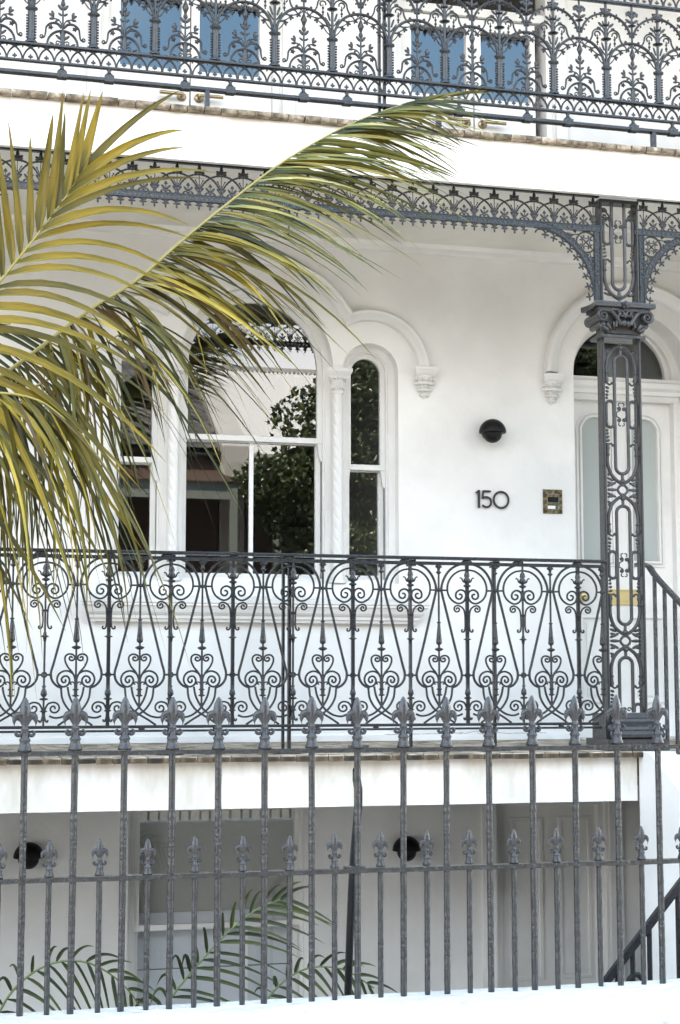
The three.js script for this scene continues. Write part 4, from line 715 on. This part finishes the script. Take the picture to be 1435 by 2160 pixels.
{
  const o = thing('step_handrail', 'grey iron handrail descending the front steps right of the column', 'handrail', [4.20, 0, 0]);
  const Yr = (z) => 2.37 - (z - 1.52) * 0.545;
  const pts = [[1.50, 2.352], [1.56, 2.345], [1.62, 2.33], [1.70, Yr(1.70)], [2.4, Yr(2.4)], [3.9, Yr(3.9)]].map(([z, y]) => new THREE.Vector3(0, y, z));
  const c = new THREE.CatmullRomCurve3(pts, false, 'centripetal'), n = 40, g = new THREE.BufferGeometry(), pos = [], idx = [];
  for (let i = 0; i <= n; i++) { const p = c.getPointAt(i / n), t = c.getTangentAt(i / n), nx = [0, t.z, -t.y]; for (const [a, b] of [[-0.022, -0.004], [0.022, -0.004], [0.022, 0.005], [0.012, 0.011], [-0.012, 0.011], [-0.022, 0.005]]) pos.push(a, p.y + nx[1] * b, p.z + nx[2] * b); }
  for (let i = 0; i < n; i++) for (let k = 0; k < 6; k++) { const a = i * 6 + k, b = i * 6 + (k + 1) % 6; idx.push(a, b, b + 6, a, b + 6, a + 6); }
  g.setAttribute('position', new THREE.Float32BufferAttribute(pos, 3)); g.setIndex(idx); const f = g.toNonIndexed(); f.computeVertexNormals();
  part('rail', f, M.fence, o).geometry = boxUV(f);
  for (let i = 0; i < 17; i++) { const z = 1.695 + i * 0.128, y1 = Yr(z) - 0.003, y0 = 1.262 - 0.5035 * Math.max(0, z - 1.93) - 0.02; part('baluster', [bx(-0.009, 0.009, z < 1.93 ? 1.15 : y0, y1, z - 0.009, z + 0.009)], M.fence, o); }
  part('bracket', [bx(-0.05, 0.01, 2.33, 2.352, 1.53, 1.56)], M.fence, o);
}
{
  const o = thing('basement_handrail', 'dark flat iron handrail rising behind the fence beside the steps', 'handrail', [0, 0, 3.0]);
  const sl = 0.457 / 0.41, Yb = (x) => 0.207 + (x - 3.265) * sl;
  const s = new THREE.Shape(); s.moveTo(2.7, Yb(2.7) - 0.03); s.lineTo(4.0, Yb(4.0) - 0.03); s.lineTo(4.0, Yb(4.0) + 0.03); s.lineTo(2.7, Yb(2.7) + 0.03); s.lineTo(2.7, Yb(2.7) - 0.03);
  part('rail', extrude(s, -0.012, 0.012, 0.003), M.iron, o);
  for (const x of [3.02, 3.17, 3.335, 3.415, 3.505, 3.66]) part('baluster', [rod([[x, -1.3], [x, Yb(x) - 0.02]], 0.013, { rad: 8 })], M.iron, o);
  part('scroll', [rod([[3.49, 0.08], [3.47, 0.21], [3.43, 0.245], [3.39, 0.21], [3.385, 0.1], [3.39, -0.1]], 0.014, { n: 22, rad: 8 })], M.iron, o);
}

// ------------------------------------------------------------------ palms
const V = (x, y, z) => new THREE.Vector3(x, y, z);
function blade(P0, P1, P2, W, twist, n = 9) {
  const pos = [], uv = [], idx = [], L = P0.distanceTo(P2);
  for (let i = 0; i <= n; i++) {
    const s = i / n, a = (1 - s) * (1 - s), b = 2 * s * (1 - s), c = s * s;
    const p = V(0, 0, 0).addScaledVector(P0, a).addScaledVector(P1, b).addScaledVector(P2, c);
    const t = V(0, 0, 0).addScaledVector(P1.clone().sub(P0), 1 - s).addScaledVector(P2.clone().sub(P1), s).normalize();
    const face = V(Math.sin(twist + s * 0.5), 0.35, Math.cos(twist + s * 0.5)).normalize();
    const side = new THREE.Vector3().crossVectors(t, face).normalize(), up = new THREE.Vector3().crossVectors(side, t);
    const w = W * Math.min(1, 0.3 + s * 5) * Math.pow(1 - s, 0.62) + 0.0006, f = w * 0.28;
    for (const k of [-1, 0, 1]) { const q = p.clone().addScaledVector(side, k * w / 2).addScaledVector(up, k ? f : 0); pos.push(q.x, q.y, q.z); uv.push(0.1 * k * w / W + 0.5, s * L); }
  }
  for (let i = 0; i < n; i++) for (const k of [0, 1]) { const a = i * 3 + k; idx.push(a, a + 1, a + 4, a, a + 4, a + 3); }
  const g = new THREE.BufferGeometry(); g.setAttribute('position', new THREE.Float32BufferAttribute(pos, 3)); g.setAttribute('uv', new THREE.Float32BufferAttribute(uv, 2)); g.setIndex(idx); g.computeVertexNormals();
  return g;
}
const rawPart = (name, g, m, parent) => { const o = new THREE.Mesh(g, m); o.name = name; o.castShadow = o.receiveShadow = true; parent.add(o); return o; };
function rachisMesh(curve, r0, r1, m, parent) {
  const n = 40, fr = curve.computeFrenetFrames(n), g = new THREE.TubeGeometry(curve, n, 1, 7), p = g.attributes.position;
  for (let i = 0; i <= n; i++) { const c = curve.getPointAt(i / n), r = r0 + (r1 - r0) * i / n; for (let k = 0; k <= 7; k++) { const q = i * 8 + k; p.setXYZ(q, c.x + (p.getX(q) - c.x) * r, c.y + (p.getY(q) - c.y) * r, c.z + (p.getZ(q) - c.z) * r); } }
  return part('rachis', g, m, parent);
}
const lerpTable = (T, t) => { let i = 0; while (i < T.length - 2 && T[i + 1][0] < t) i++; const a = T[i], b = T[i + 1], k = Math.min(1, Math.max(0, (t - a[0]) / (b[0] - a[0]))); return a.map((v, q) => v + (b[q] - v) * k); };
// a frond whose leaflets fall towards a given displacement (wind-swept, hanging)
function hangingFrond(parent, pts, count, table, W, mats, single, extra = 0, r0 = 0.012) {
  const f = sub('frond', parent), c = new THREE.CatmullRomCurve3(pts.map((p) => V(...p)));
  rachisMesh(c, r0, 0.003, M.rachis, f);
  const loose = [];
  for (let i = 0; i < count + extra; i++) for (const s of [-1, 1]) {
    const t = i < count ? 0.03 + 0.965 * (i + rr(-0.3, 0.3) + (s > 0 ? 0.5 : 0)) / count : rr(0.05, 0.99); if (t < 0.01 || t > 0.999) continue;
    const b = c.getPointAt(t), T = c.getTangentAt(t), [, dx, dy, jx, jy] = lerpTable(table, t);
    const m = rr(-1, 1), k = rr(0.72, 1.12), d = V((dx + jx * m) * k, (dy - jy * Math.abs(m)) * k + jy * 0.3, s * rr(0.02, 0.26)), L = d.length();
    const P1 = b.clone().addScaledVector(T, L * rr(0.04, 0.2)).add(V(d.x * 0.42, d.y * 0.34 + L * 0.05, s * L * rr(0.04, 0.14)));
    const g = blade(b, P1, b.clone().add(d), W * rr(0.5, 1.4), rr(-1.3, 1.3) + (t > 0.6 ? 0.6 : 0));
    const pick = mats(t); if (single && i < count) rawPart('leaflet', g, pick, f); else loose.push(g);
  }
  if (loose.length) { const m = rawPart('leaflets', mergeGeometries(loose), single ? M.leafB[1] : mats(0.5), f); m.userData.kind = 'stuff'; }
  return [f, c];
}
// a frond seen flat: leaflets stand out on both sides and arch over
function flatFrond(parent, pts, count, W, Lmax, mats, { droop = [0.05, 0.4], a0 = 32, a1 = 74, single = true, face = 0, rach = M.rachis, r0 = 0.014, lean = 0.1, t0 = 0.02 } = {}) {
  const f = sub('frond', parent), c = new THREE.CatmullRomCurve3(pts.map((p) => V(...p)));
  rachisMesh(c, r0, 0.003, rach, f);
  const loose = [];
  for (let i = 0; i < count; i++) for (const s of [-1, 1]) {
    const t = Math.min(0.999, t0 + (1 - t0) * (i + rr(-0.15, 0.15) + (s > 0 ? 0.4 : 0.1)) / count), b = c.getPointAt(t), T = c.getTangentAt(t);
    const S = V(T.y, -T.x, 0).normalize().multiplyScalar(s), al = (a0 + (a1 - a0) * Math.pow(t, 2.2) + rr(-4, 4)) * Math.PI / 180;
    const d = S.clone().multiplyScalar(Math.cos(al)).addScaledVector(T, Math.sin(al)).add(V(0, 0, rr(-0.05, 0.18) + (s > 0 ? 0.12 : -0.05))).normalize();
    const L = Lmax * (0.62 + 0.5 * Math.sin(Math.PI * Math.min(1, 0.15 + t * 0.75))) * rr(0.88, 1.1) * (s > 0 ? 1 : 0.72), dr = (s > 0 ? droop[1] : droop[0]) * (1.15 - t) * L * rr(0.7, 1.3);
    const P1 = b.clone().addScaledVector(d, L * 0.5).add(V(0, 0.05 * L, 0)), P2 = b.clone().addScaledVector(d, L).add(V(lean * dr, -dr * 1.6, rr(-0.03, 0.06)));
    const g = blade(b, P1, P2, W * rr(0.8, 1.15), face + rr(-0.35, 0.35));
    if (single) rawPart('leaflet', g, mats(t), f); else loose.push(g);
  }
  if (loose.length) { const m = rawPart('leaflets', mergeGeometries(loose), mats(0.5), f); m.userData.kind = 'stuff'; }
  return [f, c];
}
{
  const o = thing('palm_tree', 'large palm with yellow green fronds reaching across the veranda from the left', 'palm tree', [0, 0, 0]);
  part('trunk', [turned([[0.17, -1.3], [0.14, -1.0], [0.115, -0.2], [0.11, 1.0], [0.105, 1.9], [0.12, 2.1], [0.09, 2.5]], -0.22, 0, 14).translate(0, 0, 3.25)], M.trunk, o);
  const tabB = [[0, 0.12, -1.05, 0.22, 0.2], [0.15, 0.16, -1.08, 0.26, 0.25], [0.30, 0.32, -0.84, 0.34, 0.25], [0.42, 0.52, -0.56, 0.32, 0.25], [0.52, 0.70, -0.40, 0.22, 0.2], [0.62, 0.72, -0.26, 0.16, 0.14], [0.74, 0.82, -0.14, 0.08, 0.12], [0.86, 0.60, -0.10, 0.06, 0.10], [0.95, 0.42, -0.04, 0.06, 0.08], [1, 0.26, 0.05, 0.05, 0.05]];
  const ptsB = [[-0.22, 2.42, 3.25], [0.06, 2.75, 3.2], [0.472, 3.095, 3.15], [0.725, 3.32, 3.1], [0.967, 3.502, 3.05], [1.15, 3.685, 3.0], [1.407, 3.925, 2.95], [1.696, 4.175, 2.9], [2.045, 4.409, 2.85], [2.36, 4.565, 2.8], [2.50, 4.61, 2.78]];
  hangingFrond(o, ptsB, 108, tabB, 0.026, (t) => t > 0.58 ? any(M.leafTip) : any(M.leafB), true, 46);
  flatFrond(o, [[-0.2, 2.5, 3.3], [0.098, 3.05, 3.34], [0.392, 3.468, 3.34], [0.532, 3.67, 3.32], [0.640, 3.84, 3.3], [0.70, 3.95, 3.28]], 25, 0.050, 0.78, () => any(M.leafA), { droop: [0.03, 0.52], a0: 30, a1: 78 });
  hangingFrond(o, [[-0.25, 2.45, 3.35], [0.0, 2.72, 3.5], [0.25, 2.84, 3.58], [0.48, 2.82, 3.62], [0.62, 2.72, 3.64]], 22, [[0, 0.1, -0.9, 0.2, 0.2], [0.5, 0.22, -1.0, 0.25, 0.3], [1, 0.4, -0.8, 0.3, 0.3]], 0.027, () => any(M.leafB), true, 14);
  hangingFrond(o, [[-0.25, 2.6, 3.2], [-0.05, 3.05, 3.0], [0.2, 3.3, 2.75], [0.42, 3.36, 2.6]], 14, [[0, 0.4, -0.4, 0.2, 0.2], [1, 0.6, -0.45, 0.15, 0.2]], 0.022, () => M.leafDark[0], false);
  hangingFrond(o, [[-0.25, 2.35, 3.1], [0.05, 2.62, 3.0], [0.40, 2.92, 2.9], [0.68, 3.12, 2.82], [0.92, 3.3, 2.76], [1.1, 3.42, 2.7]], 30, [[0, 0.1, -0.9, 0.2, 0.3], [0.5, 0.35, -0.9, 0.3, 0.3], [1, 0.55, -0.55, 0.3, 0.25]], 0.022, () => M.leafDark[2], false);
}
function youngPalm(label, x, z, fronds) {
  const o = thing('young_palm', label, 'palm', [0, 0, 0], 'young palms in the basement area');
  part('stem', [turned([[0.05, -1.3], [0.04, -0.9], [0.03, -0.5]], x, 0, 10).translate(0, 0, z)], M.trunk, o);
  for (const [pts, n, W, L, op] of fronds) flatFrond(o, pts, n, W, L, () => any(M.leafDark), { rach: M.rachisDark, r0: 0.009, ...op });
}
youngPalm('young palm with a broad frond across the basement window', 1.0, 3.0, [[[[1.0, -0.6, 3.0], [1.06, -0.1, 3.0], [1.145, 0.2, 3.0], [1.336, 0.432, 3.0], [1.466, 0.553, 3.0], [1.598, 0.635, 3.0], [1.72, 0.662, 3.0]], 21, 0.021, 0.36, { droop: [0.9, 0.34], a0: 22, a1: 62, t0: 0.3 }]]);
youngPalm('young palm with an arching frond at the far left behind the fence', 0.35, 3.0, [[[[0.35, -0.6, 3.0], [0.36, 0.0, 3.0], [0.45, 0.28, 3.0], [0.62, 0.41, 3.0], [0.80, 0.41, 3.0], [0.98, 0.28, 3.0], [1.06, 0.14, 3.0]], 20, 0.019, 0.26, { droop: [0.8, 0.8], a0: 14, a1: 60, t0: 0.3 }]]);
youngPalm('young palm with a small dark frond beside the leaning stay', 1.5, 3.05, [[[[1.45, -0.6, 3.05], [1.5, 0.0, 3.05], [1.62, 0.25, 3.05], [1.777, 0.35, 3.05], [1.95, 0.34, 3.05], [2.1, 0.25, 3.05]], 16, 0.02, 0.24, { droop: [0.9, 0.8], a0: 14, a1: 60, t0: 0.35 }]]);

// ------------------------------------------------------------------ across the street (seen mirrored in the windows)
function corrugated(x0, x1, ya, za, yb, zb, pitch, amp, m, name, parent) {
  const n = Math.round((x1 - x0) / pitch) * 8, pos = [], idx = [], len = Math.hypot(yb - ya, zb - za), ny = (zb - za) / len, nz = -(yb - ya) / len;
  for (let i = 0; i <= n; i++) { const h = amp * Math.sin(i / 8 * 2 * Math.PI); pos.push(x0 + (x1 - x0) * i / n, ya + ny * h, za + nz * h, x0 + (x1 - x0) * i / n, yb + ny * h, zb + nz * h); }
  for (let i = 0; i < n; i++) { const a = 2 * i; idx.push(a, a + 2, a + 3, a, a + 3, a + 1); }
  const g = new THREE.BufferGeometry(); g.setAttribute('position', new THREE.Float32BufferAttribute(pos, 3)); g.setIndex(idx); g.computeVertexNormals(); return part(name, g, m, parent);
}
const verandaOpp = (o, x0, x1, m) => {
  corrugated(x0, x1, 5.02, 16.0, 5.45, 17.9, 0.076, 0.012, m, 'veranda_roof', o);
  part('veranda_post', [bx(x0 + 0.02, x0 + 0.14, -0.1, 5.0, 16.05, 16.17)], M.greenPaint, o); part('veranda_post', [bx(x1 - 0.14, x1 - 0.02, -0.1, 5.0, 16.05, 16.17)], M.greenPaint, o);
  part('valance', [bx(x0, x1, 4.72, 5.0, 16.08, 16.12)], M.greenPaint, o);
};
{
  const o = thing('iron_roofed_house', 'house across the street with a pale corrugated roof, mirrored in the windows', 'house', [0, 0, 0]);
  part('wall', [bx(5.8, 18, -0.1, 5.8, 18, 18.3), bx(5.8, 18, -0.1, 8.0, 26, 26.3)], M.shadedWall, o);
  corrugated(5.86, 18, 5.75, 17.85, 8.12, 22, 0.088, 0.024, M.tin, 'iron_roof', o);
  corrugated(5.86, 18, 8.12, 22.02, 5.75, 26.2, 0.0762, 0.011, M.tin, 'iron_roof', o);
  part('ridge_capping', [bx(5.8, 18, 8.08, 8.17, 21.9, 22.12)], M.render, o);
  part('gutter', [bx(5.8, 18, 5.66, 5.76, 17.72, 17.86)], M.render, o);
  verandaOpp(o, 5.9, 18, M.rust);
  const p = thing('slate_roofed_house', 'house across the street with a dark slate roof, mirrored in the windows', 'house', [0, 0, 0]);
  part('wall', [bx(-9, 5.3, -0.1, 5.8, 18, 18.3), bx(-9, 5.3, -0.1, 8.0, 26, 26.3)], M.shadedWall, p);
  part('roof_base', [new THREE.BoxGeometry(14.3, 0.05, 4.8).rotateX(-Math.atan2(2.35, 4.15)).translate(-1.85, 6.90, 19.95)], M.slate[0], p);
  const len = Math.hypot(2.35, 4.15), ang = Math.atan2(2.35, 4.15);
  for (let r = 0; r < 24; r++) { const l = [[], [], []]; for (let x = -3 + (r % 2) * 0.14; x < 5.3; x += 0.285) l[Math.floor(rnd() * 3)].push(new THREE.BoxGeometry(0.272, 0.012, 0.26).rotateX(-ang + 0.03).translate(Math.min(x, 5.16) + rr(-0.004, 0.004), 5.80 + (r + 0.5) / 24 * 2.35 + rr(0.02, 0.03) + 0.03, 17.85 + (r + 0.5) / 24 * 4.15)); l.forEach((g, k) => g.length && part('slate_course', g, M.slate[k], p)); }
  part('ridge_capping', [bx(-9, 5.3, 8.05, 8.22, 21.88, 22.14)], M.render, p);
  part('party_wall', [((s) => { [[17.5, 5.2], [26.3, 5.2], [26.3, 6.0], [22, 8.3], [17.7, 5.85], [17.5, 5.85]].forEach(([z, y], i) => i ? s.lineTo(-z, y) : s.moveTo(-z, y)); return new THREE.ExtrudeGeometry(s, { depth: 0.46, bevelEnabled: false }).rotateY(Math.PI / 2).translate(5.33, 0, 0); })(new THREE.Shape()), bx(5.33, 5.79, 3.0, 5.2, 18.0, 26.3), bx(5.25, 5.85, 5.2, 5.5, 17.0, 17.6)], M.render, p);
  verandaOpp(p, -9, 5.3, M.rust);
}
{
  const o = thing('street_tree', 'dark leafy street tree mirrored in the right part of the windows', 'tree', [9.3, -0.02, 14.6]);
  part('trunk', [turned([[0.3, 0], [0.24, 0.4], [0.2, 1.6], [0.17, 2.6], [0.1, 4.2], [0.04, 6.4]], 0, 0, 10), ...Array.from({ length: 12 }, (_, i) => { const a = i * 2.4, y = 1.9 + i * 0.3; return new THREE.TubeGeometry(new THREE.CatmullRomCurve3([V(0, y, 0), V(Math.cos(a) * 1.1, y + 0.8, Math.sin(a) * 0.9), V(Math.cos(a) * 2.4, y + 1.5, Math.sin(a) * 1.7)]), 8, 0.05, 5); })], M.bark, o);
  const lg = mergeGeometries([0, 1, 2].map((k) => { const g = new THREE.BufferGeometry(); g.setAttribute('position', new THREE.Float32BufferAttribute([0, 0, 0, 0.045, 0.03, 0.05, 0, 0.01, 0.13, -0.045, 0.03, 0.05], 3)); g.setIndex([0, 1, 2, 0, 2, 3]); g.computeVertexNormals(); return g.rotateX(-0.4 - k * 0.5).rotateY(k * 2.1); }));
  const N = 64000, im = new THREE.InstancedMesh(lg, M.treeLeaf, N), mm = new THREE.Matrix4(), qq = new THREE.Quaternion(), col = new THREE.Color();
  const cl = Array.from({ length: 120 }, () => { const u = rr(-1, 1), a = rr(0, 6.283), r = Math.cbrt(rr(0.03, 1)), s = Math.sqrt(1 - u * u); return [4.0 * r * s * Math.cos(a) + (u > 0.3 ? 0.5 : 0), 4.9 + 3.1 * r * u, 1.9 * r * s * Math.sin(a), rr(0.5, 0.9)]; });
  cl.push([-3.3, 4.4, 0, 0.7], [-3.0, 5.2, 0.2, 0.7], [-2.6, 6.2, 0, 0.6], [-2.2, 6.9, 0, 0.5], [-2.1, 5.6, 0.3, 0.8], [-3.1, 3.6, 0.1, 0.7], [-2.2, 4.4, 0.2, 0.8], [2.6, 7.0, 0, 0.8], [1.8, 7.3, 0, 0.7], [3.0, 6.4, 0, 0.8]);
  for (let i = 0; i < N; i++) {
    const c = cl[i % cl.length]; let x, y, z; do { x = rr(-1, 1); y = rr(-1, 1); z = rr(-1, 1); } while (x * x + y * y + z * z > 1 || x * x + y * y + z * z < 0.12);
    qq.setFromEuler(new THREE.Euler(rr(0, 6.28), rr(0, 6.28), rr(0, 6.28))); const s = rr(0.55, 0.95); mm.compose(V(c[0] + x * c[3], c[1] + y * c[3] * 0.8, c[2] + z * c[3]), qq, V(s, s, s)); im.setMatrixAt(i, mm);
    const b = rr(0.6, 1.5); im.setColorAt(i, col.setRGB(b, b, b * 0.9));
  }
  im.name = 'crown'; im.userData.kind = 'stuff'; im.castShadow = im.receiveShadow = true; o.add(im);
}
renderer.render(scene, camera);
